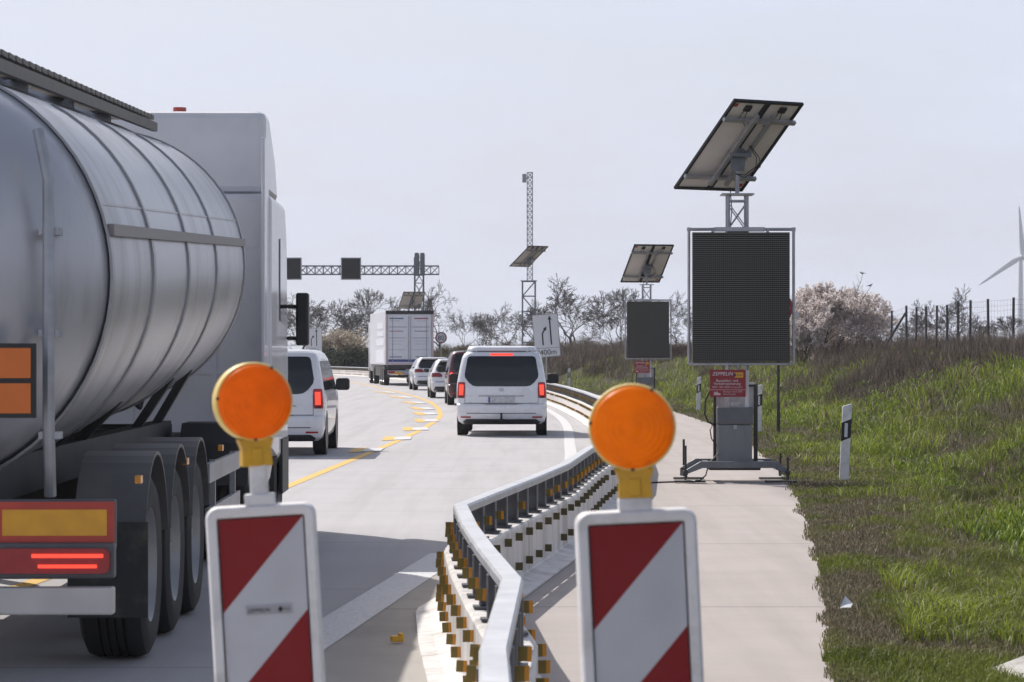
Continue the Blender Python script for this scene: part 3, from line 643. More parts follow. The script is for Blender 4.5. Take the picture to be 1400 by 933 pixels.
    for a in (60, 172, 268): mb.cyl((rl * 0.955 * math.cos(R(a)), -0.0235, rl * 0.955 * math.sin(R(a))), (rl * 0.955 * math.cos(R(a)), -0.0265, rl * 0.955 * math.sin(R(a))), 0.0045, 8)
    mb.build('screw', DARKSTEEL, lamp)
    # recycled rubber foot
    mb = MB(); mb.prism([(-0.2, 0.0), (0.2, 0.0), (0.2, 0.07), (0.17, 0.1), (-0.17, 0.1), (-0.2, 0.07)], 0.8, 0, Matrix.Translation((0, -0.4, 0))); mb.box((0, 0, 0.13), (0.1, 0.08, 0.08)); ft = mb.build('foot', BLACK, t, bevel=0.01); ft.rotation_euler = (0, R(-tilt), 0)
beacon(-0.557, 7.1, -3.2, 1.278, 1.535, 0.0985, 15, LENS, 'red and white striped beacon with small grey sticker and dull amber lamp, beside the tanker', True, -0.004)
beacon(0.336, 6.41, -2.6, 1.302, 1.488, 0.0985, -3, LENS2, 'red and white striped beacon with a brighter scuffed amber lamp between barrier and path', False, 0.002)

# ------------------------------------------------------------------ solar powered LED boards
PANELFRAME = mat('panel_frame_anodised', (0.022, 0.023, 0.027), 0.5, 0.2, 0.1, 6)
BACKSHEET = mat('panel_back_sheet', (0.62, 0.58, 0.55), 0.5, 0, 0.05, 3, dirt=(0.40, 0.36, 0.33), dirt_amt=0.3)
CELLS = mat('solar_cells', (0.012, 0.016, 0.04), 0.1, 0, 0.1, 6, spec=0.6)
RAILAL = mat('aluminium_rail', (0.36, 0.36, 0.38), 0.4, 0.5, 0.1, 6)
STICKER = mat('red_label', (0.34, 0.05, 0.05), 0.5)
def solar(parent, C, wd, ed, W, L, poles=True):
    wd = Vector(wd).normalized(); ed = Vector(ed); ed = (ed - wd * ed.dot(wd)).normalized(); nn = wd.cross(ed)
    M = Matrix(((wd.x, ed.x, nn.x, C[0]), (wd.y, ed.y, nn.y, C[1]), (wd.z, ed.z, nn.z, C[2]), (0, 0, 0, 1)))
    hw = W / 2
    for i, u0 in enumerate((-hw / 2, hw / 2)):
        w2 = hw - 0.006
        p = MB(); p.box((u0, 0, -0.004), (w2 - 0.04, L - 0.04, 0.004), 0, M); p.box((u0, 0, -0.0085), (w2 - 0.04, L - 0.04, 0.0045), 1, M)
        sp = p.build('solar_panel', [BACKSHEET, CELLS], parent)
        f = MB()
        for sx in (-1, 1): f.box((u0 + sx * (w2 / 2 - 0.018), 0, 0.004), (0.036, L, 0.036), 0, M)
        for sy in (-1, 1): f.box((u0, sy * (L / 2 - 0.018), 0.004), (w2 - 0.073, 0.036, 0.0355), 0, M)
        f.build('panel_frame', PANELFRAME, sp)
        j = MB(); j.box((u0 + 0.01, L / 2 - 0.14, 0.016), (0.10, 0.09, 0.03), 0, M)
        for q in (-0.025, 0.03): j.tube([M @ Vector((u0 + q, L / 2 - 0.18, 0.018)), M @ Vector((u0 + q * 1.6, L / 2 - 0.30, 0.03)), M @ Vector((u0 * 0.5 + q, L / 2 - 0.42, 0.05))], 0.006, 6)
        j.build('junction_box', BLACK, sp, bevel=0.004)
        s = MB(); s.box((u0 + (-0.18 if i == 0 else 0.16) * W, (0.44 if i == 0 else -0.44) * L, 0.0005), (0.09, 0.06, 0.002), 0, M); s.build('type_label', STICKER, sp)
    r = MB()
    for v in (L * 0.31, -L * 0.33): r.box((0.015, v, 0.05), (W + 0.03, 0.055, 0.045), 0, M)
    for u in (-0.13, 0.13): r.bar(M @ Vector((u, L * 0.40, 0.10)), M @ Vector((u, -L * 0.38, 0.10)), 0.05, 0.05, 0, up=tuple(nn))
    r.build('support_frame', RAILAL, parent)
    h = MB(); h.prism([(-0.10, -0.12), (0.10, -0.12), (0.13, 0.14), (0, 0.22), (-0.13, 0.14)], 0.02, 0, Matrix.Translation(M @ Vector((0, -0.12, 0.16))) @ Matrix.Rotation(math.atan2(wd.y, wd.x), 4, 'Z')); h.bar(M @ Vector((-0.16, -0.03, 0.13)), M @ Vector((0.16, -0.03, 0.13)), 0.05, 0.05); h.build('pivot_bracket', STEEL, parent, bevel=0.003)
    c = MB(); a = M @ Vector((0.06, 0.12, 0.10)); b = M @ Vector((0, -0.2, 0.2))
    for k, off in enumerate((0.16, 0.22)):
        c = MB(); c.tube([a + Vector((0.02 * k, 0, 0)), a + Vector((off * .6, -0.05, -0.16)), Vector(((a.x + b.x) / 2 + off, a.y - 0.06, (a.z + b.z) / 2 - 0.14)), b + Vector((0.10, -0.02, -0.10 - 0.03 * k)), b + Vector((-0.02, -0.02, -0.08))], 0.007, 6); c.build('cable', BLACK, parent)
    return M
def led_mat():
    m, n, b = new_mat('led_matrix'); N = n.nodes; L = n.links
    tco = N.new("ShaderNodeTexCoord"); s = N.new("ShaderNodeSeparateXYZ"); L.new(tco.outputs['Object'], s.inputs[0])
    def m2(op, a, bv=None, c=None):
        q = N.new("ShaderNodeMath"); q.operation = op
        for i, v in enumerate((a, bv, c)):
            if v is None: continue
            if isinstance(v, (int, float)): q.inputs[i].default_value = v
            else: L.new(v, q.inputs[i])
        return q.outputs[0]
    P = 0.0265
    fx = m2('SUBTRACT', m2('FRACT', m2('DIVIDE', s.outputs['X'], P)), 0.5); fz = m2('SUBTRACT', m2('FRACT', m2('DIVIDE', s.outputs['Z'], P)), 0.5)
    rr = m2('ADD', m2('MULTIPLY', m2('MULTIPLY', fx, 0.45), m2('MULTIPLY', fx, 0.45)), m2('MULTIPLY', m2('ADD', fz, 0.12), m2('ADD', fz, 0.12)))
    dot = m2('LESS_THAN', rr, 0.045)
    lou = m2('GREATER_THAN', fz, 0.28)
    r = N.new("ShaderNodeMix"); r.data_type = 'RGBA'; L.new(dot, r.inputs['Factor']); r.inputs['A'].default_value = (0.010, 0.010, 0.011, 1); r.inputs['B'].default_value = (0.15, 0.145, 0.13, 1)
    r2 = N.new("ShaderNodeMix"); r2.data_type = 'RGBA'; L.new(lou, r2.inputs['Factor']); L.new(r.outputs['Result'], r2.inputs['A']); r2.inputs['B'].default_value = (0.03, 0.03, 0.031, 1)
    # module seams
    mxs = m2('LESS_THAN', m2('ABSOLUTE', m2('SUBTRACT', m2('FRACT', m2('DIVIDE', s.outputs['X'], P * 12)), 0.5)), 0.006)
    mzs = m2('LESS_THAN', m2('ABSOLUTE', m2('SUBTRACT', m2('FRACT', m2('DIVIDE', s.outputs['Z'], P * 16)), 0.5)), 0.005)
    r3 = N.new("ShaderNodeMix"); r3.data_type = 'RGBA'; L.new(m2('MAXIMUM', mxs, mzs), r3.inputs['Factor']); L.new(r2.outputs['Result'], r3.inputs['A']); r3.inputs['B'].default_value = (0.006, 0.006, 0.006, 1)
    L.new(r3.outputs['Result'], b.inputs['Base Color']); b.inputs['Roughness'].default_value = 0.5; b.inputs['Specular IOR Level'].default_value = 0.3
    return m
LEDM = led_mat()
S = 105.1
def LX(px): return (px - 1005) / S
def LZ(py): return EYE - (py - 485) / S
def led_sign(loc, label, pan=((0.852, 0.523, 0), (0.70, -1.14, 1.055), 1.11, 1.72)):
    t = thing('led_sign', loc, 0, label, 'LED sign', 'solar powered LED boards beside the path')
    # undercarriage: two cranked beams, joined
    for y in (-0.5, 0.5):
        m = MB(); z = LZ(634); pts = [(LX(933), 0.05), (LX(933), 0.155), (LX(954), z + 0.042), (LX(1058), z + 0.042), (LX(1073), 0.155), (LX(1073), 0.05), (LX(1069.5), 0.05), (LX(1069.5), 0.115), (LX(1053), z - 0.042), (LX(957), z - 0.042), (LX(936.5), 0.115), (LX(936.5), 0.05)]
        m.prism(pts, 0.08, 0, Matrix.Translation((0, y - 0.04, 0))); m.build('base_beam', STEEL, t, bevel=0.004)
    m = MB(); 
    for x in (LX(966), LX(1042)): m.box((x, 0, LZ(634) - 0.005), (0.07, 0.92, 0.06))
    m.box((LX(1003), 0, LZ(641)), (0.66, 0.5, 0.03)); m.build('cross_member', DARKSTEEL, t, bevel=0.003)
    for px, y, top in ((933.6, -0.5, 608), (938.4, 0.5, 603), (1071.5, -0.5, 624), (1072.5, 0.5, 622)):
        m = MB(); m.box((LX(px), y - 0.062 if y < 0 else y + 0.062, (LZ(top) + 0.04) / 2), (0.03, 0.03, LZ(top) - 0.04)); m.box((LX(px), y, 0.13), (0.06, 0.15, 0.05)); m.build('stabiliser_leg', DARKSTEEL, t, bevel=0.003)
        m = MB(); m.box((LX(px) + (0.06 if px < 1000 else -0.09), y, 0.018), (0.40, 0.14, 0.022)); m.build('foot_plate', DARKSTEEL, t, bevel=0.004)
    # cabinet with a lid and latch
    m = MB(); m.box((LX(1003), 0, (LZ(631) + LZ(581)) / 2), (0.44, 0.5, LZ(581) - LZ(631))); cb = m.build('battery_box', mat('box_grey', (0.19, 0.20, 0.22), 0.42, 0.3, 0.16, 5, dirt=(0.12, 0.11, 0.1), dirt_amt=0.5, dscale=4, streak=True), t, bevel=0.008)
    m = MB(); m.box((LX(1003), 0, (LZ(579.6) + LZ(557)) / 2), (0.465, 0.53, LZ(557) - LZ(579.6))); m.build('lid', mat('lid_grey', (0.13, 0.135, 0.15), 0.45, 0.3, 0.14, 5, dirt=(0.08, 0.075, 0.07), dirt_amt=0.4), cb, bevel=0.012)
    m = MB(); m.box((LX(1003), -0.268, LZ(584)), (0.05, 0.012, 0.06)); m.box((LX(1003), -0.262, LZ(553)), (0.08, 0.05, 0.035)); m.build('latch', GALV, cb, bevel=0.003)
    # upright frame around the cabinet
    for px, w_, top in ((977, 0.038, 538), (1033, 0.05, 526)):
        m = MB(); m.box((LX(px), -0.02, (LZ(top) + LZ(631)) / 2), (w_, 0.05, LZ(top) - LZ(631))); m.build('upright', DARKSTEEL, t, bevel=0.004)
    m = MB(); m.box((LX(1026), -0.02, LZ(528)), (0.11, 0.045, 0.03)); m.build('handle_bar', DARKSTEEL, t, bevel=0.004)
    m = MB(); m.box((LX(1005), 0.13, (LZ(560) + LZ(524)) / 2), (0.52, 0.16, LZ(524) - LZ(560))); m.box((LX(994), 0.04, LZ(549)), (0.06, 0.05, 0.22)); m.build('control_box', PLASTICWHITE, t, bevel=0.01)
    m = MB()
    for sg in (-1, 1): m.bar((LX(1004) + sg * 0.03, -0.06, LZ(556)), (LX(1004) + sg * 0.14, -0.06, LZ(541)), 0.016)
    m.build('lid_stay', SIGNWHITE, t)
    # lattice mast
    mx0, mx1 = LX(997), LX(1022.5); z0, z1 = LZ(556), LZ(266)
    m = MB()
    for x in (mx0, mx1):
        for y in (0.11, 0.38): m.cyl((x, y, z0), (x, y, z1), 0.021, 10)
    zz = z1 - 0.08; k = 0
    while zz > z0:
        z2 = max(zz - 0.37, z0)
        for y in (0.11, 0.38):
            m.bar((mx0, y, zz), (mx1, y, zz), 0.022, 0.022); m.bar((mx0, y, zz - 0.03), (mx1, y, z2), 0.014); m.bar((mx1, y + 0.015, zz - 0.03), (mx0, y + 0.015, z2), 0.014)
        for x in (mx0, mx1): m.bar((x, 0.11, zz), (x, 0.38, z2), 0.014)
        zz = z2 - 0.03
    m.box(((mx0 + mx1) / 2, 0.245, z1 + 0.006), (0.42, 0.42, 0.018)); m.build('lattice_mast', GALV, t)
    # display
    x0, x1 = LX(946.5), LX(1078.5); zt, zb = LZ(319), LZ(495)
    m = MB(); m.box(((x0 + x1) / 2, -0.115, (zt + zb) / 2), (x1 - x0, 0.01, zt - zb), 0); m.box(((x0 + x1) / 2, -0.045, (zt + zb) / 2), (x1 - x0 + 0.004, 0.12, zt - zb + 0.004), 1); m.build('display', [LEDM, BLACK], t)
    m = MB(); fx0, fx1, ft, fb = LX(941.5), LX(1084.5), LZ(314.5), LZ(498)
    zc = -0.05
    for x in (fx0, fx1): m.cyl((x, zc, fb), (x, zc, ft), 0.019, 10)
    for z in (ft, fb): m.cyl((fx0, zc, z), (fx1, zc, z), 0.021, 10)
    m.box(((x0 + x1) / 2 - 0.02, zc, LZ(314.5)), (0.66, 0.09, 0.055)); m.box(((x0 + x1) / 2, zc, LZ(498.5)), (1.20, 0.10, 0.028))
    for x in (LX(974), LX(1049)): m.box((x, zc, LZ(317.5)), (0.035, 0.06, 0.05))
    for x, z in ((fx0, ft), (fx1, ft)): m.box((x, zc, z), (0.05, 0.05, 0.05))
    m.build('display_frame', mat('frame_tube_grey', (0.40, 0.40, 0.43), 0.45, 0.45, 0.14, 5, dirt=(0.14, 0.12, 0.1), dirt_amt=0.4), t, bevel=0.004)
    m = MB(); m.box((LX(1088), zc, LZ(432)), (0.07, 0.09, 0.085)); m.bar((LX(1084), zc, LZ(432)), (LX(1088), zc, LZ(432)), 0.03); m.build('sensor_box', mat('sensor_grey', (0.46, 0.45, 0.43), 0.5), t, bevel=0.006)
    # company plate: red board with lettering
    px0, px1, pzt, pzb = LX(968.5), LX(1017), LZ(506), LZ(543); cx = (px0 + px1) / 2; W = px1 - px0; H = pzt - pzb
    m = MB(); m.prism(rrect(px0, pzb, px1, pzt, 0.012, 3), 0.006, 0, Matrix.Translation((0, -0.30, 0)))
    text_into(m, 'ZEPPELIN', 0.064, px0 + 0.06 * W, pzt - 0.21 * H, -0.3005, 1, align='LEFT', shear=0.18)
    m.prism([(px0 + .68 * W, pzt - .10 * H), (px0 + .93 * W, pzt - .10 * H), (px0 + .93 * W, pzt - .29 * H), (px0 + .68 * W, pzt - .29 * H), (px0 + .74 * W, pzt - .195 * H)], 0.002, 2, Matrix.Translation((0, -0.3022, 0)))
    m.prism([(px0 + .64 * W, pzt - .20 * H), (px0 + .69 * W, pzt - .14 * H), (px0 + .74 * W, pzt - .195 * H), (px0 + .69 * W, pzt - .26 * H)], 0.002, 3, Matrix.Translation((0, -0.3035, 0)))
    m.box((px0 + .83 * W, -0.3045, pzt - .195 * H), (.16 * W, 0.002, .022 * H), 3)
    text_into(m, 'Baustellen- und', 0.046, cx - 0.01, pzt - 0.44 * H, -0.3005, 1); text_into(m, 'Verkehrssicherung', 0.046, cx - 0.01, pzt - 0.555 * H, -0.3005, 1)
    text_into(m, '0800 1805 8888 kostenfrei', 0.036, cx - 0.01, pzt - 0.67 * H, -0.3005, 4)
    m.box((cx, -0.301, pzt - 0.735 * H), (W, 0.002, 0.006), 4)
    m.prism([(px0 + .10 * W, pzt - .93 * H), (px0 + .12 * W, pzt - .80 * H), (px0 + .18 * W, pzt - .83 * H), (px0 + .20 * W, pzt - .77 * H), (px0 + .22 * W, pzt - .84 * H), (px0 + .30 * W, pzt - .88 * H), (px0 + .29 * W, pzt - .94 * H)], 0.002, 4, Matrix.Translation((0, -0.3022, 0)))
    text_into(m, 'Anlage wird GPS', 0.037, px0 + 0.36 * W, pzt - 0.835 * H, -0.3005, 4, align='LEFT'); text_into(m, 'überwacht!', 0.037, px0 + 0.36 * W, pzt - 0.93 * H, -0.3005, 4, align='LEFT')
    m.build('company_plate', [SIGNRED, SIGNWHITE, mat('plate_yellow', (0.62, 0.33, 0.03), 0.5), mat('plate_violet', (0.05, 0.02, 0.09), 0.5), mat('plate_pink', (0.55, 0.38, 0.40), 0.5)], t)
    m = MB(); m.box((LX(1019.5), -0.20, (LZ(507) + LZ(557)) / 2), (0.045, 0.03, LZ(507) - LZ(557))); m.box((cx, -0.285, pzb + H / 2), (0.05, 0.02, H)); m.box((cx, -0.17, LZ(520)), (0.05, 0.25, 0.04)); m.build('plate_holder', SIGNWHITE, t, bevel=0.003)
    # pole and panels
    m = MB(); m.cyl((LX(1010), 0.245, z1), (LX(1010), 0.245, LZ(224)), 0.028, 14); m.cyl((LX(1010), 0.245, LZ(229)), (LX(1010), 0.245, LZ(232)), 0.055, 14); m.build('pole', GALV, t)
    solar(t, (LX(1010.5), 0.16, LZ(199)), *pan)
    c = MB(); c.tube([(LX(970), -0.2, LZ(534)), (LX(963), -0.2, LZ(548)), (LX(962), -0.2, LZ(566)), (LX(967), -0.15, LZ(577)), (LX(977), -0.05, LZ(582))], 0.011, 6)
    c.build('cable', BLACK, t); c = MB(); c.tube([(LX(975), -0.06, LZ(580)), (LX(970), -0.1, LZ(588)), (LX(972), -0.1, LZ(600)), (LX(979), -0.08, LZ(610))], 0.008, 6)
    c.build('cable', BLACK, t); c = MB(); c.tube([(LX(980), -0.26, LZ(620)), (LX(966), -0.45, LZ(632)), (LX(961), -0.56, LZ(648)), (LX(952), -0.62, 0.03), (LX(930), -0.3, 0.012)], 0.009, 6)
    c.build('cable', BLACK, t); c = MB(); c.tube([(mx0 + 0.03, 0.245, z1 + 0.1), (mx0 + 0.05, 0.2, z1 - 0.2), (mx0 + 0.02, 0.15, z1 - 0.5)], 0.007, 6)
    c.build('cable', BLACK, t)
    return t
l1 = led_sign((PX(1005, 37), 37.0, 0.004), 'large dark LED board with solar panels above, on a grey base on the path')
l2 = led_sign((PX(882.5, 85), 85.0, 0.004), 'smaller looking dark LED board with solar panels, farther down the path behind the amber lamp', ((0.968, 0.25, 0), (0.37, -1.43, 1.1), 1.24, 1.80))
# power lead lying across the path
m = MB(); x0 = PX(952, 36.7); m.tube([(PX(885, 36.3), 36.35, 0.012), (PX(905, 36.5), 36.5, 0.012), (PX(925, 36.6), 36.62, 0.012), (PX(945, 36.7), 36.6, 0.012), (PX(960, 36.8), 36.9, 0.012)], 0.011, 6)
tag(m.build('power_cable', BLACK), 'thin black cable lying on the path left of the large LED board', 'cable')

# ------------------------------------------------------------------ marker posts
def marker_post(px, D, lean, label, first=None):
    X = PX(px, D); z = float(terr(X, D)) - 0.03
    if first is None:
        t = thing('delineator_post', (X, D, z), 0, label, 'marker post', 'white marker posts along the verge')
        m = MB(); m.prism([(-0.06, -0.1), (0.06, -0.1), (0.06, 1.04), (-0.06, 1.0)], 0.045, 0, Matrix.Translation((0, -0.022, 0))); m.build('post_body', PLASTICWHITE, t, bevel=0.008)
        m = MB(); m.prism([(-0.063, 0.545), (0.063, 0.60), (0.063, 0.845), (-0.063, 0.79)], 0.051, 0, Matrix.Translation((0, -0.025, 0))); m.build('black_band', SIGNBLACK, t, bevel=0.006)
        m = MB(); m.box((-0.004, -0.0275, 0.695), (0.04, 0.005, 0.18)); m.build('reflector', SIGNWHITE, t)
    else:
        t = copy_tree(first); t.location = (X, D, z); t['label'] = label
    t.rotation_euler = (0, R(lean), 0); return t
mp0 = marker_post(1153.5, 36.7, 2.6, 'white marker post with black band alone in the grass right of the large LED board')
marker_post(1037, 60, 1.2, 'white marker post half hidden behind the base of the large LED board', mp0)
marker_post(954.5, 82, 1.5, 'white marker post in grass just left of the red company plate', mp0)
marker_post(877, 100, 0.5, 'white marker post beside the base of the farther LED board', mp0)
marker_post(778, 140, 0.5, 'tiny far white marker post beyond the barrier, right of the lane sign', mp0)

# ------------------------------------------------------------------ traffic signs
def round_sign(px, D, py, label, txt, r=0.30, pm=GALV, zoff=0.0, base=None):
    X = PX(px, D); zb = float(terr(X, D)) - 0.1; zc = PZ(py, D)
    t = thing('speed_limit_sign' if txt else 'round_sign', (X, D, zb), 0, label, 'road sign')
    m = MB(); m.cyl((0, 0.06, 0), (0, 0.06, zc - zb + 0.25), 0.03, 10, 0); m.cyl((0, 0.06, 0), (0, 0.06, 0.75), 0.038, 10, 0); m.build('sign_post', pm, t)
    m = MB(); m.lathe([(0, 0.012), (r, 0.012), (r, 0), (r * 0.97, -0.003)], (0, 0, zc - zb), 40, 0); m.lathe([(r * 0.97, -0.003), (r * 0.76, -0.003)], (0, 0, zc - zb), 40, 1); m.lathe([(r * 0.76, -0.003), (0, -0.0031)], (0, 0, zc - zb), 40, 2)
    if txt: text_into(m, txt, r * 1.15, 0, zc - zb - r * 0.41, -0.004, 3, thick=0.002)
    m.build('sign_plate', [GALV, SIGNRED, SIGNWHITE, SIGNBLACK], t)
round_sign(603, 165, 462, 'round 80 speed limit sign with red ring on a thin post, right of the lorry', '80', 0.34)
round_sign(1064.5, 59, 421, 'red ringed round sign on a dark green post, mostly hidden behind the large LED board', None, 0.31, mat('post_green', (0.035, 0.045, 0.028), 0.6, 0, 0.2, 5))
def lane_sign(px, py, D, w_, h_, roll, label, text):
    X = PX(px, D); zc = PZ(py, D)
    t = thing('lane_shift_sign', (X, D, 0.0), 0, label, 'road sign', 'white lane layout signs')
    m = MB(); m.box((0, 0.06, zc / 2 + .2), (0.06, 0.06, zc + 0.4)); m.build('sign_post', GALV, t)
    m = MB(); ro = Matrix.Translation((0, 0, zc)) @ Matrix.Rotation(R(roll), 4, 'Y')
    m.prism(rrect(-w_ / 2, -h_ / 2, w_ / 2, h_ / 2, 0.03, 3), 0.02, 0, ro)
    b = w_ / 2 - 0.015; bh = h_ / 2 - 0.015; T = ro @ Matrix.Translation((0, -0.003, 0))
    for c, d_ in (((0, 0, bh), (2 * b, 0.004, 0.012)), ((0, 0, -bh), (2 * b, 0.004, 0.012)), ((-b, 0, 0), (0.012, 0.0041, 2 * bh)), ((b, 0, 0), (0.012, 0.0041, 2 * bh)), ((0, 0, -h_ * 0.29), (2 * b, 0.0042, 0.012))): m.box(c, d_, 1, T)
    q = 0.027 * w_; zl = -0.22 * h_
    def arrow(pts, hd):
        for (a, e) in zip(pts[:-1], pts[1:]): m.bar((a[0], 0, a[1]), (e[0], 0, e[1]), 2 * q, 0.006, 1, up=(0, 1, 0), M=T)
        a = Vector((pts[-2][0], pts[-2][1])); e = Vector((pts[-1][0], pts[-1][1])); dd = (e - a).normalized(); nn = Vector((-dd.y, dd.x))
        m.prism([tuple(e + nn * hd), tuple(e - nn * hd), tuple(e + dd * hd * 2.2)], 0.006, 1, T @ Matrix.Translation((0, -0.003, 0)))
    arrow([(w_ * 0.17, zl), (w_ * 0.17, h_ * 0.36)], 0.075 * w_)
    arrow([(-w_ * 0.15, zl), (-w_ * 0.15, h_ * 0.05), (-w_ * 0.055, h_ * 0.135)], 0.07 * w_)
    if text: text_into(m, text, 0.29 * w_, 0.02, -h_ * 0.445, -0.002, 1, M=T, thick=0.002)
    m.build('sign_plate', [SIGNWHITE, SIGNBLACK], t)
lane_sign(747, 459, 104, 0.95, 1.58, -4.6, 'tilted white lane sign with two black arrows and 400m text, beside the silver van', '400m')
lane_sign(429, 466, 200, 1.15, 1.75, -1.0, 'small far white lane sign with two arrows, next to the tanker cab', '400m')

# ------------------------------------------------------------------ solar mast, gantry
def lattice(m, x, y, w_, z0, z1, step, rc, rb, mi=0, X=True):
    for sx in (-1, 1):
        for sy in (-1, 1): m.bar((x + sx * w_ / 2, y + sy * w_ / 2, z0), (x + sx * w_ / 2, y + sy * w_ / 2, z1), rc, rc, mi)
    z = z0; f = 1
    while z < z1 - 0.05:
        z2 = min(z + step, z1)
        for sy in (-1, 1):
            m.bar((x - w_ / 2, y + sy * w_ / 2, z2), (x + w_ / 2, y + sy * w_ / 2, z2), rb, rb, mi)
            m.bar((x - f * w_ / 2, y + sy * w_ / 2, z), (x + f * w_ / 2, y + sy * w_ / 2, z2), rb, rb, mi)
            if X: m.bar((x + f * w_ / 2, y + sy * (w_ / 2 + rb), z), (x - f * w_ / 2, y + sy * (w_ / 2 + rb), z2), rb, rb, mi)
        for sx in (-1, 1): m.bar((x + sx * w_ / 2, y - w_ / 2, z), (x + sx * w_ / 2, y + w_ / 2, z2), rb, rb, mi)
        z = z2; f = -f
Dm = 139.0; sm_ = K / Dm
t = thing('solar_mast', (PX(723, Dm), Dm, 0), 0, 'tall thin lattice mast with a tilted solar panel rising behind the silver van', 'mast')
m = MB(); lattice(m, 0, 0, 0.62, 0, PZ(385, Dm), 0.75, 0.075, 0.05, X=False); m.box((0, 0, PZ(385, Dm) + .02), (0.8, 0.8, 0.04)); m.build('tower_base', STEEL, t)
m = MB(); lattice(m, 0.05, 0, 0.26, PZ(385, Dm) + 0.05, PZ(236, Dm), 0.28, 0.042, 0.026); m.build('lattice_mast', mat('mast_alu', (0.36, 0.36, 0.38), 0.45, 0.4, 0.1, 4), t)
m = MB(); m.box((-0.22, 0, PZ(244, Dm)), (0.2, 0.2, 0.42)); m.bar((-0.2, 0, PZ(244, Dm)), (0.0, 0, PZ(244, Dm)), 0.06); m.build('camera', GALV, t, bevel=0.02)
sp = thing('panel_mount', (0, -0.3, PZ(351, Dm))); sp.parent = t
solar(sp, (0, 0, 0), (0.75, 0.66, 0), (0.78, -0.9, 0.78), 1.25, 1.75)

Dg = 215.0
t = thing('sign_gantry', (PX(573, Dg), Dg, float(terr(PX(573, Dg), Dg)) * 0), 0, 'lattice sign gantry reaching over the road behind the lorry, with small dark boards', 'gantry')
xg = lambda px: PX(px, Dg) - PX(573, Dg)
m = MB(); lattice(m, 0, 0, 0.66, -0.3, PZ(352, Dg), 1.05, 0.11, 0.05); m.build('column', STEEL, t)
m = MB(); lattice(m, xg(322), 0, 0.66, -0.3, PZ(352, Dg), 1.05, 0.11, 0.05); m.build('column', STEEL, t)
m = MB(); zt, zb = PZ(364, Dg), PZ(375.5, Dg); xa, xb = xg(318), xg(600)
for y in (-0.36, 0.36):
    for z in (zt, zb): m.bar((xa, y, z), (xb, y, z), 0.085)
n = int((xb - xa) / 0.62)
for i in range(n):
    a = xa + (xb - xa) * i / n; b = xa + (xb - xa) * (i + 1) / n
    for y in (-0.36, 0.36):
        m.bar((b, y, zb), (b, y, zt), 0.045)
        m.bar((a, y, zb), (b, y, zt), 0.035); m.bar((a, y + 0.03, zt), (b, y + 0.03, zb), 0.035)
    m.bar((b, -0.36, zt), (b, 0.36, zt), 0.045); m.bar((b, -0.36, zb), (b, 0.36, zb), 0.045)
m.build('truss', STEEL, t)
for px in (399.5, 480.5):
    m = MB(); m.box((xg(px), -0.62, PZ(368, Dg)), (1.36, 0.2, 1.52), 0); m.box((xg(px), -0.60, PZ(368, Dg)), (1.52, 0.14, 1.68), 1); m.build('display_board', [mat('board_dark', (0.014, 0.014, 0.017), 0.6), GALV], t)
for px in (570.2, 577.8):
    m = MB(); m.prism(rrect(-0.16, -0.86, 0.16, 0.86, 0.08, 3), 1.3, 0, Matrix.Translation((xg(px), -0.9, PZ(362, Dg)))); m.build('side_board', STEEL, t)
sp = thing('panel_mount', (xg(563.5), -0.9, PZ(411, Dg))); sp.parent = t
solar(sp, (0, 0, 0), (0.93, 0.36, 0), (0.42, -0.98, 1.05), 1.75, 1.75)

# ------------------------------------------------------------------ wire fence on the bank
FP = [(1425, 77), (1385, 80), (1352, 83), (1326, 85.5), (1310.5, 87.5), (1295, 89.5), (1280, 91.5), (1266.6, 93.5), (1252, 95), (1239.5, 96), (1218.5, 104), (1198, 116), (1181, 122), (1164, 130)]
TY = [404, 407, 409, 411, 412.5, 417, 418, 419.5, 420, 418, 425, 431.5, 432, 434]
t = thing('wire_fence', (PX(1385, 80), 80, 0), 0, 'wire fence on weathered posts along the top of the grassy bank', 'fence')
ox, oy = PX(1385, 80), 80.0; tops = []
FPM = mat('fence_post', (0.075, 0.07, 0.075), 0.8, 0, 0.25, 6)
for (px, D), ty in zip(FP, TY):
    X = PX(px, D); z0 = float(terr(X, D)); z1 = PZ(ty, D); m = MB(); ln = random.uniform(-.03, .06)
    m.tube([(X - ox, D - oy, z0 - 0.3), (X - ox - ln, D - oy, z1)], [0.042, 0.038], 8); m.build('post', FPM, t); tops.append((X - ox - ln, D - oy, z0, z1))
x, y, z0, z1 = tops[9]; m = MB(); m.tube([(x - 0.03, y - .05, z1 - 0.25), (x - 1.0, y + .3, z0 - 0.1)], 0.04, 8); m.build('brace', FPM, t)
m = MB()
for a, b in zip(tops[:-1], tops[1:]):
    for f in (0.03, 0.15, 0.27, 0.38, 0.49, 0.6, 0.7, 0.8, 0.88, 0.97):
        m.tube([(a[0], a[1] - .05, a[2] + (a[3] - a[2]) * f), ((a[0] + b[0]) / 2, (a[1] + b[1]) / 2 - .05, ((a[2] + b[2]) / 2 + ((a[3] + b[3]) - (a[2] + b[2])) / 2 * f) - 0.015), (b[0], b[1] - .05, b[2] + (b[3] - b[2]) * f)], 0.003, 4, caps=False)
    for k in range(1, 8):
        q = k / 8; p0 = [a[i] * (1 - q) + b[i] * q for i in range(4)]; m.tube([(p0[0], p0[1] - .05, p0[2]), (p0[0], p0[1] - .05, p0[3] - .05)], 0.0022, 3, caps=False)
m.build('wire_mesh', WIRE, t)

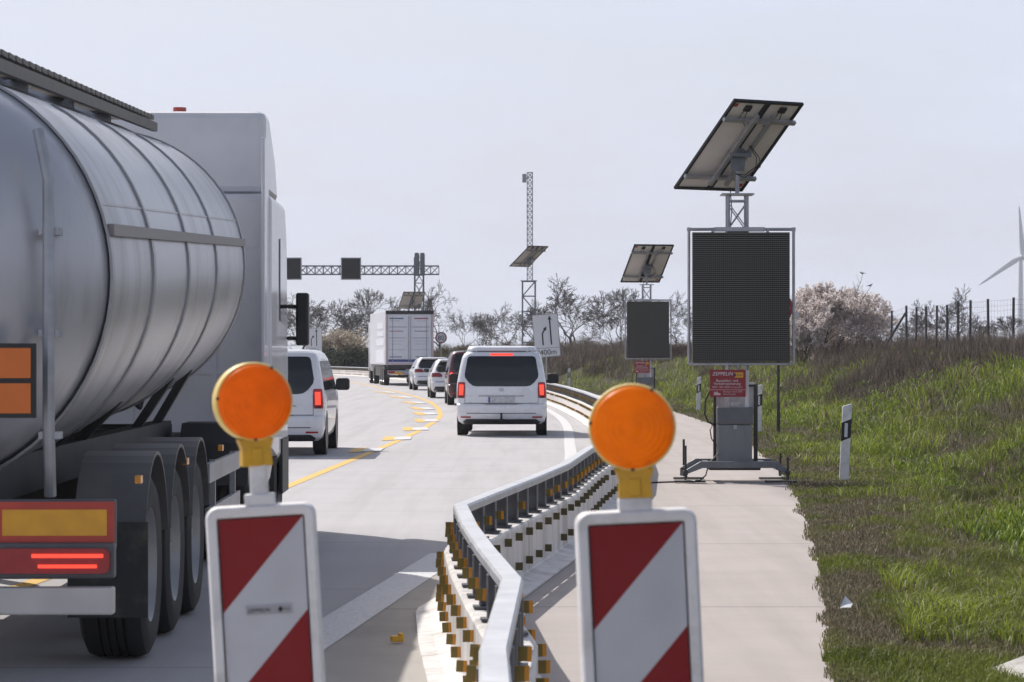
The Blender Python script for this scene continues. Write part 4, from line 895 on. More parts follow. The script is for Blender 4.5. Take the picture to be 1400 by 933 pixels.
# ------------------------------------------------------------------ small things lying about
m = MB(); D0 = 16.2; m.box((0, 0, 0.02), (0.075, 0.05, 0.035)); m.box((0.02, 0.0, 0.045), (0.03, 0.045, 0.016))
o = tag(m.build('loose_reflector', YELLOWPL, bevel=0.006, loc=(PX(543, D0), D0, 0.012)), 'small yellow reflector block lying loose on the road shoulder', 'reflector'); o.rotation_euler = (0, 0, 0.2)
D0 = 18.0; X0 = PX(1157, D0); m = MB(); vs = [(a * .8, b * .8, c * .8) for a, b, c in [(-.05, 0, 0), (.03, -.04, .005), (.055, .03, .03), (.0, .09, .085), (-.01, .03, .02)]]; m.add(vs, [(0, 1, 4), (1, 2, 4), (2, 3, 4), (3, 0, 4)]); m.add([(a, b, c + .004) for a, b, c in vs], [(4, 1, 0), (4, 2, 1), (4, 3, 2), (4, 0, 3)])
tag(m.build('paper_scrap', SIGNWHITE, loc=(X0, D0, float(terr(X0, D0)) + 0.03)), 'crumpled scrap of white paper in the grass at the path edge', 'litter')
D0 = 14.4; X0 = PX(1408, D0); m = MB(); m.prism([(-0.17, -.1), (0.24, -.1), (0.25, 0.085), (0.10, 0.095), (-0.10, 0.03)], 0.5, 0, Matrix.Translation((0, -0.25, 0)))
o = tag(m.build('concrete_block', mat('pale_concrete', (0.5, 0.48, 0.46), 0.85, 0, 0.12, 9, bump=0.5, dirt=(0.14, 0.12, 0.1), dirt_amt=0.7, dscale=6), bevel=0.015, loc=(X0, D0, float(terr(X0, D0)) + 0.02)), 'pale concrete block with a sloped top in the grass, right foreground', 'concrete block'); o.rotation_euler = (0, 0, 0.25)

# ------------------------------------------------------------------ vehicles
class Body:
    """shell stacked from rounded plan outlines; levels: (z, half width, rear y, front y, corner radius)"""
    def __init__(s, lv, bow=0.05): s.lv = lv; s.bow = bow; s.zs = [l[0] for l in lv]
    def at(s, z): return [float(np.interp(z, s.zs, [l[i] for l in s.lv])) for i in range(1, 5)]
    def rear(s, x, z, off=0.0):
        hw, yr, yf, r = s.at(z); r = min(r, hw * .95); ax = min(abs(x), hw); e = ax - (hw - r)
        y = yr + s.bow * (ax / hw) ** 2
        if e > 0: y += r - math.sqrt(max(r * r - e * e, 0))
        return y - off
    def ring(s, z):
        hw, yr, yf, r = s.at(z); r = min(r, hw * .95); pts = []
        xs = list(np.linspace(-(hw - r), hw - r, 9)); an = [R(a) for a in (0, 15, 30, 45, 60, 75, 90)]
        rear = [(x, yr + s.bow * (x / hw) ** 2) for x in xs]; yc = yr + s.bow
        pts += rear
        pts += [(hw - r + r * math.sin(a), yr + s.bow * ((hw - r + r * math.sin(a)) / hw) ** 2 + r - r * math.cos(a)) for a in an[1:]]
        ya, yb = yc + r, yf - 0.12 - r
        pts += [(hw, ya + (yb - ya) * t) for t in (0.2, 0.4, 0.6, 0.8)]
        pts += [(hw - r + r * math.cos(a), yb + r * math.sin(a)) for a in an]
        pts += [(x, yf - 0.12 * (x / hw) ** 2) for x in xs[::-1][1:-1]]
        pts += [(-(hw - r) - r * math.sin(a), yb + r * math.cos(a)) for a in an]
        pts += [(-hw, yb + (ya - yb) * t) for t in (0.2, 0.4, 0.6, 0.8)]
        pts += [(-(hw - r) - r * math.cos(a), yr + s.bow * ((hw - r + r * math.cos(a)) / hw) ** 2 + r - r * math.sin(a)) for a in an[:-1]]
        return pts
    def shell(s, mb, sub=3):
        zs = []
        for a, b in zip(s.zs[:-1], s.zs[1:]): zs += list(np.linspace(a, b, sub + 1)[:-1])
        zs.append(s.zs[-1]); vs = []; n = 0
        for z in zs: rg = s.ring(z); n = len(rg); vs += [(x, y, z) for x, y in rg]
        fs = []
        for i in range(len(zs) - 1):
            for k in range(n): k2 = (k + 1) % n; fs.append((i * n + k, i * n + k2, (i + 1) * n + k2, (i + 1) * n + k))
        fs += [tuple(range(n))[::-1], tuple(range((len(zs) - 1) * n, len(zs) * n))]
        mb.add(vs, fs, 0, True)
    def patch_rear(s, mb, rows, off=0.006, mi=0, nx=14, depth=0.02):
        """rows: (z, xl, xr)"""
        zs = [r[0] for r in rows]; Z = np.linspace(zs[0], zs[-1], max(6, 2 * len(rows))); Z = sorted(set(list(Z) + zs)); vs = []
        for z in Z:
            xl = np.interp(z, zs, [r[1] for r in rows]); xr = np.interp(z, zs, [r[2] for r in rows])
            for t in np.linspace(0, 1, nx): x = xl + (xr - xl) * t; vs.append((x, s.rear(x, z, off), z))
        nz = len(Z); fs = [(i * nx + j, i * nx + j + 1, (i + 1) * nx + j + 1, (i + 1) * nx + j) for i in range(nz - 1) for j in range(nx - 1)]
        bd = list(range(nx)) + [i * nx + nx - 1 for i in range(1, nz)] + [(nz - 1) * nx + j for j in range(nx - 2, -1, -1)] + [i * nx for i in range(nz - 2, 0, -1)]
        o = len(vs); vs += [(vs[b][0], vs[b][1] + depth, vs[b][2]) for b in bd]; m = len(bd)
        fs2 = [(bd[k], o + k, o + (k + 1) % m, bd[(k + 1) % m]) for k in range(m)]
        mb.add(vs, fs, mi, True); mb.add(vs, fs2, mi, False)
    def patch_side(s, mb, sg, rows, off=0.005, mi=0, ny=8):
        """rows: (z, y0, y1)"""
        zs = [r[0] for r in rows]; Z = sorted(set(list(np.linspace(zs[0], zs[-1], 6)) + zs)); vs = []
        for z in Z:
            a = np.interp(z, zs, [r[1] for r in rows]); b = np.interp(z, zs, [r[2] for r in rows]); hw = s.at(z)[0]
            for t in np.linspace(0, 1, ny): vs.append((sg * (hw + off), a + (b - a) * t, z))
        fs = [(i * ny + j, i * ny + j + 1, (i + 1) * ny + j + 1, (i + 1) * ny + j) for i in range(len(Z) - 1) for j in range(ny - 1)]
        if sg < 0: fs = [f[::-1] for f in fs]
        mb.add(vs, fs, mi, True)
RIM = mat('wheel_rim_alloy', (0.3, 0.3, 0.32), 0.35, 0.7, 0.1, 8)
def wheel(parent, x, y, r=0.33, w_=0.22, sg=1, rim=RIM):
    t = thing('wheel', (x, y, r)); t.parent = parent
    m = MB(); h = w_ / 2; m.lathe([(r * .62, -h * .9), (r * .86, -h), (r * .965, -h * .86), (r, -h * .6)] + [q for g in (-.36, -.12, .12, .36) for q in ((r, (g - .035) * h), (r * .975, (g - .03) * h), (r * .975, (g + .03) * h), (r, (g + .035) * h))] + [(r, h * .6), (r * .965, h * .86), (r * .86, h), (r * .62, h * .9)], n=36, axis='X'); m.build('tyre', RUBBER, t)
    m = MB(); m.lathe([(0, sg * h * .5), (r * .2, sg * h * .55), (r * .25, sg * h * .3), (r * .5, sg * h * .35), (r * .62, sg * h * .92), (r * .64, sg * h * .6), (r * .64, -sg * h * .9), (0, -sg * h * .6)], n=30, axis='X')
    for k in range(5): a = 2 * math.pi * k / 5; m.bar((sg * h * .5, 0, 0), (sg * h * .62, math.cos(a) * r * .62, math.sin(a) * r * .62), .05, .03, 0, up=(1, 0, 0))
    m.build('rim', rim, t); return t
def van(loc, rz, label, paint, pop=False, lit=True, lower=None, tint=0):
    t = thing('passenger_van', loc, rz, label, 'van')
    B = Body([(0.24, .80, .22, 4.86, .10), (0.30, .87, .06, 4.95, .14), (0.44, .905, .01, 4.98, .16), (0.60, .91, .0, 4.97, .16), (0.645, .912, .015, 4.95, .16), (0.66, .912, .055, 4.94, .15), (0.95, .908, .065, 4.85, .14), (1.02, .905, .075, 4.55, .14), (1.10, .896, .09, 4.3, .14),
              (1.40, .845, .17, 3.75, .14), (1.58, .805, .235, 3.35, .14), (1.66, .765, .275, 3.15, .15), (1.705, .715, .33, 3.0, .17), (1.725, .65, .40, 2.9, .17), (1.735, .45, .60, 2.6, .17)], bow=0.06)
    mb = MB(); B.shell(mb); body = mb.build('body', paint, t, sharp=50)
    g = MB(); B.patch_rear(g, [(1.005, -.50, .50), (1.02, -.58, .58), (1.08, -.66, .66), (1.18, -.735, .735), (1.25, -.745, .745), (1.55, -.695, .695), (1.60, -.67, .67), (1.615, -.62, .62)], off=.006); g.build('rear_window', GLASS, t, sharp=50)
    for sg in (-1, 1):
        g = MB(); B.patch_side(g, sg, [(1.06, .42, 3.95), (1.12, .40, 3.95), (1.5, .50, 3.35), (1.54, .58, 3.25)], .004); g.build('side_window', GLASS, t)
        l = MB(); B.patch_rear(l, [(.77, sg * .895 if sg < 0 else .755, -.755 if sg < 0 else .895), (.80, -.898 if sg < 0 else .745, -.745 if sg < 0 else .898), (1.06, -.885 if sg < 0 else .735, -.735 if sg < 0 else .885), (1.09, -.875 if sg < 0 else .745, -.745 if sg < 0 else .875)], off=.012, nx=8)
        lamp = l.build('tail_lamp', TAILOFF, t)
        l = MB(); B.patch_rear(l, [(.83, -.86 if sg < 0 else .775, -.775 if sg < 0 else .86), (1.04, -.85 if sg < 0 else .765, -.765 if sg < 0 else .85)], off=.018, nx=6); l.build('lamp_glow', TAIL if lit else TAILOFF, lamp)
        for k, z in enumerate((.795,)): l = MB(); B.patch_rear(l, [(.775, -.86 if sg < 0 else .775, -.775 if sg < 0 else .86), (.815, -.86 if sg < 0 else .775, -.775 if sg < 0 else .86)], off=.0175, nx=6); l.build('indicator', mat('smoked_lens', (.10, .012, .012), .2), lamp)
        rfl = MB(); B.patch_rear(rfl, [(.37, -.82 if sg < 0 else .62, -.62 if sg < 0 else .82), (.40, -.82 if sg < 0 else .62, -.62 if sg < 0 else .82)], off=.008, nx=6); rfl.build('reflector', TAILOFF, t)
        m = MB(); m.prism(rrect(-.12, -.10, .12, .11, .05, 4), .10, 0, Matrix.Translation((sg * 1.05, 3.35, 1.13))); m.bar((sg * .84, 3.38, 1.06), (sg * 1.0, 3.38, 1.08), .06); m.build('side_mirror', BLACK, t, bevel=.02)
        for y in (.98, 4.1):
            wheel(t, sg * .80, y, .325, .22, sg)
            a = MB(); a.lathe([(0, 0), (.37, 0), (.37, -sg * .02)], (sg * .913, y, .36), 28, axis='X'); a.build('wheel_arch', BLACK, t)
    m = MB(); B.patch_rear(m, [(.64, -.29, .29), (.655, -.42, .42), (.67, -.42, .42), (.76, -.30, .30)][:3], off=.012, nx=8); m.build('grab_strip', BLACK if False else mat('grey_trim', (.22, .22, .24), .4), t)
    p = MB(); z0 = .655; yq = B.rear(0, .70, .012)
    p.box((0, yq, .735), (.53, .014, .115), 0); p.box((-.245, yq - .008, .735), (.04, .003, .112), 1); p.build('number_plate', [PLATE, PLATEBLUE], t)
    m = MB(); B.patch_rear(m, [(.80, -.46, .46), (.825, -.46, .46)], off=.014, nx=8); m.build('handle_trim', mat('chrome_trim', (.35, .35, .37), .25, .8), t)
    m = MB(); B.patch_rear(m, [(.455, -.70, .70), (.47, -.70, .70)], off=.004, nx=10); 
    for x0, x1 in ((-.745, -.737), (.737, .745)): B.patch_rear(m, [(.66, x0, x1), (1.0, x0 * .99, x1 * .99)], off=.003, nx=3, depth=.01)
    B.patch_rear(m, [(.662, -.74, .74), (.672, -.74, .74)], off=.002, nx=14, depth=.01); m.build('seam', mat('seam_dark', (.07, .07, .075), .6), t)
    m = MB(); B.patch_rear(m, [(.235, -.74, .74), (.29, -.78, .78), (.345, -.70, .70)], off=.02, nx=14, depth=.12); m.build('lower_bumper', BLACK, t)
    m = MB(); m.bar((0, .12, .33), (0, -.06, .33), .05); m.tube([(0, -.05, .33), (0, -.08, .38), (0, -.08, .43)], .02, 8); m.lathe([(0, -.027), (.02, -.018), (.027, 0), (.02, .018), (0, .027)], (0, -.08, .45), 12, axis='Z'); m.build('tow_hitch', BLACK, t)
    mk = MB(); B.patch_rear(mk, [(.905, -.035, .035), (.94, -.045, .045), (.975, -.035, .035)], off=.012, nx=6); mk.build('badge', mat('badge_chrome', (.42, .42, .45), .25, .8), t)
    b = MB(); B.patch_rear(b, [(1.632, -.23, .23), (1.672, -.22, .22)], off=.02, nx=10, depth=.05); b.build('brake_lamp', TAIL if lit else TAILOFF, t)
    if pop:
        P = Body([(1.70, .70, .34, 2.95, .2), (1.74, .705, .31, 3.0, .2), (1.79, .685, .33, 2.95, .2), (1.815, .67, .42, 2.8, .2), (1.825, .45, .6, 2.6, .2)], bow=.06)
        m = MB(); P.shell(m, 2); m.build('pop_up_roof', paint, t, sharp=50)
        m = MB(); P.patch_rear(m, [(1.697, -.66, .66), (1.722, -.68, .68)], off=.004, nx=14, depth=.05); m.build('roof_seal', BLACK, t)
        m = MB()
        for sg in (-1, 1): m.bar((sg * .76, .5, 1.72), (sg * .74, 2.8, 1.72), .03)
        m.build('roof_rail', mat('grey_trim', (.22, .22, .24), .4), t)
    if lower: m = MB(); B.patch_rear(m, [(.30, -.86, .86), (.6, -.90, .90)], off=.006, nx=14); m.build('bumper', lower, t)
    return t
SILVERVAN = mat('van_silver_white', (0.70, 0.71, 0.75), 0.28, 0.08, 0.03, 2, coat=0.7, dirt=(0.48, 0.46, 0.45), dirt_amt=0.3, dscale=1.4)
DV = 57.3
van((PX(685.5, DV), DV - .02, 0.003), R(-0.7), 'silver white van with lit tail lamps and a pop-up roof, braking behind the queue', SILVERVAN, pop=True)
rv = van((PX(652, 92), 92, 0.003), R(2.8), 'dark red van with lit tail lamps, mostly hidden in front of the silver van', REDPAINT, lower=BLACK); rv.scale = (1.02, 1, 1.02)
v2 = van((PX(443, 46) - .92, 46.0, 0.003), R(0.5), 'white van ahead of the tanker, only its right rear edge showing', WHITEPAINT)

def suv(loc, rz, label, paint, lit=False, sc_=1.0, estate=False):
    t = thing('parked_car' if False else 'passenger_car', loc, rz, label, 'car'); t.scale = (sc_, sc_, sc_)
    top = 1.50
    B = Body([(0.22, .78, .20, 4.3, .14), (0.28, .86, .06, 4.4, .2), (0.42, .90, .02, 4.45, .24), (0.58, .905, .0, 4.45, .24), (0.63, .90, .06, 4.42, .22), (0.80, .895, .085, 4.38, .22), (0.90, .885, .10, 4.2, .2), (0.96, .87, .13, 3.3, .2),
              (1.00, .855, .16, 3.05, .2), (1.30, .73, .40, 2.45, .18), (1.40, .675, .50, 2.25, .18), (1.45, .61, .50, 2.1, .2), (1.475, .50, .60, 1.9, .2), (1.48, .3, .8, 1.7, .2)], bow=.08)
    mb = MB(); B.shell(mb); mb.build('body', paint, t, sharp=50)
    g = MB(); B.patch_rear(g, [(.985, -.60, .60), (1.02, -.68, .68), (1.12, -.70, .70), (1.34, -.585, .585), (1.375, -.53, .53)], off=.007); g.build('rear_window', GLASS, t)
    m = MB(); m.prism([(-.56, 0), (.56, 0), (.53, .035), (-.53, .035)], .22, 0, Matrix.Translation((0, .36, 1.40))); m.build('spoiler', paint, t, bevel=.01)
    for sg in (-1, 1):
        g = MB(); B.patch_side(g, sg, [(1.0, .55, 3.0), (1.05, .50, 2.95), (1.36, .80, 2.25)], .004); g.build('side_window', GLASS, t)
        rows = [(.80, .50, .86), (.84, .46, .875), (.93, .52, .865), (.955, .60, .85)]
        l = MB(); B.patch_rear(l, [(z, a, b) if sg > 0 else (z, -b, -a) for z, a, b in rows], off=.014, nx=10); lamp = l.build('tail_lamp', TAIL if lit else mat('tail_lens_off', (.20, .012, .02), .2), t)
        for y in (.85, 3.5):
            wheel(t, sg * .80, y, .335, .22, sg)
            a = MB(); a.lathe([(0, 0), (.385, 0), (.385, -sg * .02)], (sg * .908, y, .35), 28, axis='X'); a.build('wheel_arch', BLACK, t)
        m = MB(); m.prism(rrect(-.10, -.06, .10, .08, .04, 3), .08, 0, Matrix.Translation((sg * .98, 2.75, 1.02))); m.build('side_mirror', BLACK, t)
        rl = MB(); rl.bar((sg * .66, .75, 1.475), (sg * .64, 2.2, 1.475), .025); rl.build('roof_rail', BLACK, t)
    m = MB(); B.patch_rear(m, [(.25, -.70, .70), (.30, -.80, .80), (.44, -.74, .74)], off=.012, nx=14, depth=.06); m.build('lower_bumper', BLACK, t)
    p = MB(); p.box((0, B.rear(0, .72, .012), .73), (.52, .012, .11), 0); p.box((-.24, B.rear(0, .72, .02), .73), (.04, .003, .108), 1); p.build('number_plate', [PLATE, PLATEBLUE], t)
    m = MB(); B.patch_rear(m, [(.615, -.84, .84), (.63, -.84, .84)], off=.006, nx=12); m.build('seam', mat('seam_dark', (.07, .07, .075), .6), t)
    return t
suv((PX(622, 107), 107.0, 0.003), R(3.6), 'white car between the dark red van and the farther white car', WHITEPAINT, sc_=1.0)
suv((PX(594, 131), 131.0, 0.003), R(5.6), 'farther white car just behind the white lorry trailer', WHITEPAINT, sc_=1.03)

# ---- lorry far ahead
def lorry():
    D = 150.0
    t = thing('box_lorry', ((PX(527, D) + PX(593, D)) / 2, D, 0.003), R(6.4), 'white articulated lorry with printed rear doors and black top bar, heading the queue', 'lorry')
    hw = 1.26; z0, z1 = 1.10, 3.96
    m = MB(); m.box((0, 6.8, (z0 + z1) / 2), (2 * hw - .02, 13.4, z1 - z0)); tr = m.build('trailer_body', mat('trailer_side', (.62, .63, .69), .5, 0, .05, 1.2, dirt=(.4, .39, .38), dirt_amt=.3), t, bevel=.03)
    m = MB()
    for sx in (-1, 1): m.box((sx * (hw - .05), .06, (z0 + z1) / 2), (.12, .08, z1 - z0))
    m.box((0, .06, z0 + .05), (2 * hw - .23, .079, .10)); m.build('rear_frame', mat('frame_pinkish', (.50, .40, .42), .5, 0, .1, 3), t)
    m = MB(); m.box((0, .05, z1 - .09), (2 * hw, .10, .18)); m.build('top_bar', BLACK, t)
    for sx in (-1, 1):
        m = MB(); x = sx * hw * .45; m.box((x, .035, (z0 + z1) / 2 - .05), (hw * .895, .05, z1 - z0 - .30), 0)
        dk, rd = 1, 2
        rows = [(3.55, .70, .07, 1 if sx < 0 else 2), (3.42, .5, .025, 3), (3.10, .86, .03, 1), (2.88, .68, .04, 2 if sx < 0 else 1), (2.52, .84, .025, 1), (2.36, .8, .02, 3), (2.20, .6, .02, 3), (1.90, .84, .025, 3), (1.52, .6, .05, 1), (1.40, .8, .02, 3)]
        for z, L_, h_, mi in rows: m.box((x - (1 - L_) * .42 * (1 if sx < 0 else -.4), .0085, z), (L_ * hw * .85, .004, h_), mi)
        m.box((x, .0087, z0 + .22), (hw * .893, .004, .14), 4); m.build('rear_door', [mat('door_white', (.63, .64, .69), .45, 0, .05, 2), mat('print_blue', (.13, .14, .24), .5), mat('print_red', (.32, .10, .12), .5), mat('print_grey', (.36, .37, .44), .5), mat('print_band', (.05, .06, .22), .5)], t)
    m = MB()
    for x in (-.06, .06, -.9, .9): m.cyl((x, .0, z0 + .1), (x, .0, z1 - .3), .018, 6)
    m.build('lock_rod', GALV, t)
    m = MB()
    for z, h_, l_, y in ((3.2, .35, 1.8, 2.4), (2.75, .25, 1.8, 2.4), (2.3, .35, 2.2, 2.6), (1.55, .7, 2.2, 2.6)): m.box((-hw - .0, y + 2, z), (.012, l_ * 3, h_))
    m.build('side_print', mat('print_pale', (.74, .75, .82), .45), tr)
    m = MB(); m.box((0, 6, .98), (1.2, 11.5, .18)); m.box((0, .15, .98), (2.3, .2, .2)); m.box((0, .25, .50), (2.4, .12, .14)); m.bar((-.5, .3, .95), (-.5, .25, .5), .1); m.bar((.5, .3, .95), (.5, .25, .5), .1); m.build('underrun_frame', CHASSIS, t)
    m = MB(); m.box((0, .12, .70), (2.3, .06, .22)); m.build('light_bar', mat('light_bar_grey', (.35, .36, .40), .5), t)
    for sg in (-1, 1): m = MB(); m.box((sg * .95, .08, .72), (.34, .05, .12)); m.build('tail_lamp', TAILOFF, t)
    m = MB(); m.box((-.62, .075, .66), (.50, .02, .13)); m.build('number_plate', YPLATE, t)
    for sg in (-1, 1):
        m = MB(); m.box((sg * 1.24, 6.3, .75), (.03, 4.5, .5)); m.build('side_guard', CHASSIS, t)
        for y in (2.4, 3.7, 5.0, 10.6, 14.2): wheel(t, sg * 1.08, y, .50, .32, sg, RIM)
    m = MB(); m.box((0, 14.4, 2.1), (2.44, 2.3, 2.8)); m.build('cab', WHITEPAINT, t, bevel=.08)
    m = MB(); m.box((0, 12.2, .85), (1.0, 5.5, .25)); m.build('tractor_frame', CHASSIS, t)
    return t
lorry()

# ---- tanker lorry passing close by
def tanker():
    yaw = R(1.0); t = thing('tanker_truck', (-3.12, 13.5, 0.004), yaw, 'large silver tank lorry with white cab passing close on the left of the beacons', 'tanker lorry')
    TANK = mat('tank_aluminium', (0.46, 0.465, 0.50), 0.34, 0.3, 0.07, 1.2, dirt=(0.22, 0.20, 0.19), dirt_amt=0.75, dscale=2.2, streak=True)
    GREYW = mat('cab_paint', (0.66, 0.66, 0.69), 0.35, 0, 0.04, 1.5, coat=.4, dirt=(0.4, 0.38, 0.37), dirt_amt=.3)
    zc = lambda y: 2.03 + .037 * (y - .7); r = 1.10; m = MB()
    ys = [.32, .36, .44, .55, .72, .95, 3, 5, 7, 9, 9.75, 9.95, 10.08, 10.17, 10.2]; rs = [.02, .42, .70, .90, 1.03, r, r, r, r, r, r, 1.04, .86, .5, .02]
    m.tube([(0, y, zc(y)) for y in ys], rs, 64, 0, False); tk = m.build('tank', TANK, t, sharp=70)
    for y in (.95, 2.9, 5.0, 7.1, 9.72):
        m = MB(); m.tube([(0, y - .05, zc(y)), (0, y - .049, zc(y)), (0, y + .049, zc(y)), (0, y + .05, zc(y))], [r, r + .014, r + .014, r], 64, 0, False); m.build('band', mat('band_steel', (.30, .30, .32), .4, .6, .1, 4), tk)
    m = MB()
    for sg in (-1, 1): m.bar((sg * (r * .985 + .012), .95, zc(1) + .24), (sg * (r * .985 + .012), 9.72, zc(9.6) + .20), .035, .06)
    m.build('side_rail', mat('hose_tube_grey', (.24, .22, .22), .5, .3, .12, 3), t)
    # top walkway, manholes, pipes and folding rail
    m = MB(); zt = lambda y: zc(y) + r
    for sg in (-1, 1): m.bar((sg * .42, 1.3, zt(1.3) + .02), (sg * .42, 9.3, zt(9.3) + .02), .04, .07)
    for k in range(33): y = 1.4 + k * .245; m.box((.24, y, zt(y) + .10), (.34, .19, .03))
    m.build('walkway', mat('walkway_grating', (.16, .145, .13), .6, .3, .2, 6), t)
    for y in (2.1, 4.2, 6.3, 8.4):
        m = MB(); m.lathe([(.30, -.06), (.30, .12), (.26, .18), (.1, .21), (0, .215)], (-.12, y, zt(y)), 28, axis='Z'); m.box((-.12, y + .32, zt(y) + .1), (.12, .1, .16)); m.build('manhole', GALV, tk)
    m = MB()
    m.tube([(-.55, 1.2, zt(1.2) - .06), (-.55, 9.2, zt(9.2) - .06)], .07, 12); m.build('vapour_pipe', STEEL, t)
    # ladder and rear pipework
    m = MB()
    for x in (-.75, -.42): m.bar((x, .22, .85), (x, .30, 3.15), .035)
    for k in range(8): m.cyl((-.75, .235 + .01 * k, 1.0 + .28 * k), (-.42, .235 + .01 * k, 1.0 + .28 * k), .014, 8)
    m.build('ladder', GALV, t)
    m = MB(); m.tube([(.1, .40, 1.35), (.1, .18, 1.25), (.1, .12, 1.0), (.1, .3, .85)], .075, 14); m.cyl((.1, .1, 1.05), (.1, -.02, 1.05), .10, 16); m.tube([(.55, .42, 1.6), (.55, .2, 1.45), (.55, .2, 1.0)], .045, 12); m.build('outlet_pipe', GALV, t)
    # orange hazard plate, teal stripes, on a holder
    m = MB(); m.box((.60, .20, 1.52), (.46, .02, .36), 1); m.box((.60, .188, 1.605), (.41, .006, .145), 0); m.box((.60, .188, 1.435), (.41, .006, .145), 0); m.bar((.60, .21, 1.5), (.60, .5, 1.5), .04, .04, 1); m.build('hazard_plate', [mat('hazard_orange', (.62, .15, .02), .45, 0, .06, 6), SIGNBLACK], t)
    m = MB()
    for a in (20, 62, 118, 160):
        ca, sa = math.cos(R(a)) * r, math.sin(R(a)) * r; m.bar((ca, 1.0, zc(1) + sa), (ca, 9.7, zc(9.7) + sa), .012, .012)
    m.build('weld_seam', TANK, tk)
    m = MB(); m.tube([(.86, .46, .95), (.86, .40, 1.3), (.86, .40, 2.5), (.80, .47, 2.75)], .03, 10)
    for z in (1.25, 1.75, 2.25): m.box((.86, .47, z), (.10, .14, .035))
    m.build('vent_pipe', GALV, t)
    m = MB(); m.lathe([(0, -.03), (.15, -.03), (.16, -.01), (.16, .08)], (.45, .40, 2.35), 28); m.build('inspection_cover', GALV, tk)
    # frame
    m = MB()
    for sg in (-1, 1): m.box((sg * .45, 5.0, 1.0), (.14, 9.2, .22)); 
    for y in (.5, 2.0, 3.4, 4.8, 7.6, 9.2): m.box((0, y, 1.0), (.76, .12, .18))
    for y in (1.6, 3.0, 4.4, 7.6, 9.0):
        for sg in (-1, 1): m.bar((sg * .45, y, 1.08), (sg * .72, y, zc(y) - .80), .12, .06)
    for y in (2.0, 3.3, 4.6): m.cyl((-1.0, y, .50), (1.0, y, .50), .08, 10)
    m.box((0, 6.3, .75), (2.0, .9, .5)); m.build('trailer_frame', CHASSIS, t)
    m = MB()
    for sg in (-1, 1): m.box((sg * .8, 7.7, .55), (.12, .14, .9)); m.box((sg * .8, 7.7, .10), (.28, .28, .05))
    m.build('landing_leg', CHASSIS, t)
    # wheels with mudguards
    for sg in (-1, 1):
        for y in (2.0, 3.3, 4.6):
            if y == 2.0: m = MB(); m.box((sg * 1.03, 1.36, .52), (.42, .015, .50)); m.build('mud_flap', mat('flap_rubber', (.03, .03, .031), .7, 0, .2, 5, dirt=(.12, .105, .09), dirt_amt=.7, dscale=5), t)
            wheel(t, sg * 1.02, y, .50, .36, sg, mat('truck_rim', (.30, .30, .31), .45, .5, .15, 5))
            m = MB(); a0 = [R(a) for a in range(15, 166, 10)]; pts = [(y + .60 * math.cos(a), .50 + .60 * math.sin(a)) for a in a0]
            vs = [(sg * 0.84, p, z) for p, z in pts] + [(sg * 1.22, p, z) for p, z in pts] + [(sg * 0.84, p + .0, z + .02) for p, z in pts] + [(sg * 1.22, p, z + .02) for p, z in pts]; n = len(pts)
            m.add(vs, [(i, i + 1, n + i + 1, n + i) for i in range(n - 1)] + [(2 * n + i, 3 * n + i, 3 * n + i + 1, 2 * n + i + 1) for i in range(n - 1)] + [(n + i, n + i + 1, 3 * n + i + 1, 3 * n + i) for i in range(n - 1)], 0, False); m.build('mudguard', mat('mudguard_grey', (.11, .108, .11), .5, 0, .15, 4, dirt=(.15, .13, .12), dirt_amt=.6), t)
        m = MB()
        for z in (.55, .85): m.box((sg * 1.18, 6.8, z), (.03, 2.6, .13))
        m.box((sg * 1.17, 6.0, .7), (.04, .05, .45)); m.box((sg * 1.17, 7.7, .7), (.04, .05, .45)); m.build('side_guard', GALV, t)
        m = MB()
        pass
        for k in range(4): m = MB(); m.box((sg * 1.21, 1.2 + 2.5 * k, 1.0), (.03, .10, .04)); m.build('side_marker', AMBER, t)
    # rear bumper, lamps, marker boards
    m = MB(); m.box((0, .08, .47), (2.44, .10, .13)); m.bar((-.5, .1, .5), (-.45, .6, 1.0), .1); m.bar((.5, .1, .5), (.45, .6, 1.0), .1); m.build('rear_bumper', mat('bumper_light', (.5, .48, .46), .5, .1, .1, 4), t, bevel=.01)
    m = MB(); m.box((0, .12, .66), (2.44, .08, .17)); m.box((0, .16, .83), (2.44, .05, .24)); m.build('light_bar', mat('light_bar_dark', (.09, .09, .10), .5, 0, .15, 5), t, bevel=.01)
    for sg in (-1, 1):
        m = MB(); m.prism(rrect(sg * .93 - .27, .60, sg * .93 + .27, .72, .03, 3), .03, 0, Matrix.Translation((0, .055, 0))); lamp = m.build('tail_lamp', TAILOFF, t)
        m = MB(); m.box((sg * 1.0, .051, .685), (.34, .006, .018)); m.box((sg * 1.0, .051, .635), (.28, .006, .016)); m.build('lamp_glow', TAIL, lamp)
        m = MB(); m.box((sg * .93, .125, .84), (.57, .012, .20), 0); m.box((sg * .93, .117, .84), (.50, .006, .125), 1); m.build('marker_board', [mat('marker_red', (.46, .05, .03), .4), mat('marker_yellow', (.70, .34, .02), .35, 0, .1, 9)], t)
    p = MB(); p.box((-.1, .07, .67), (.52, .012, .12), 0); p.build('number_plate', [PLATE], t)
    # tractor
    m = MB()
    for sg in (-1, 1): m.box((sg * .40, 11.0, .85), (.10, 5.6, .24))
    m.box((0, 9.6, 1.02), (.95, 1.0, .10)); m.build('tractor_frame', CHASSIS, t)
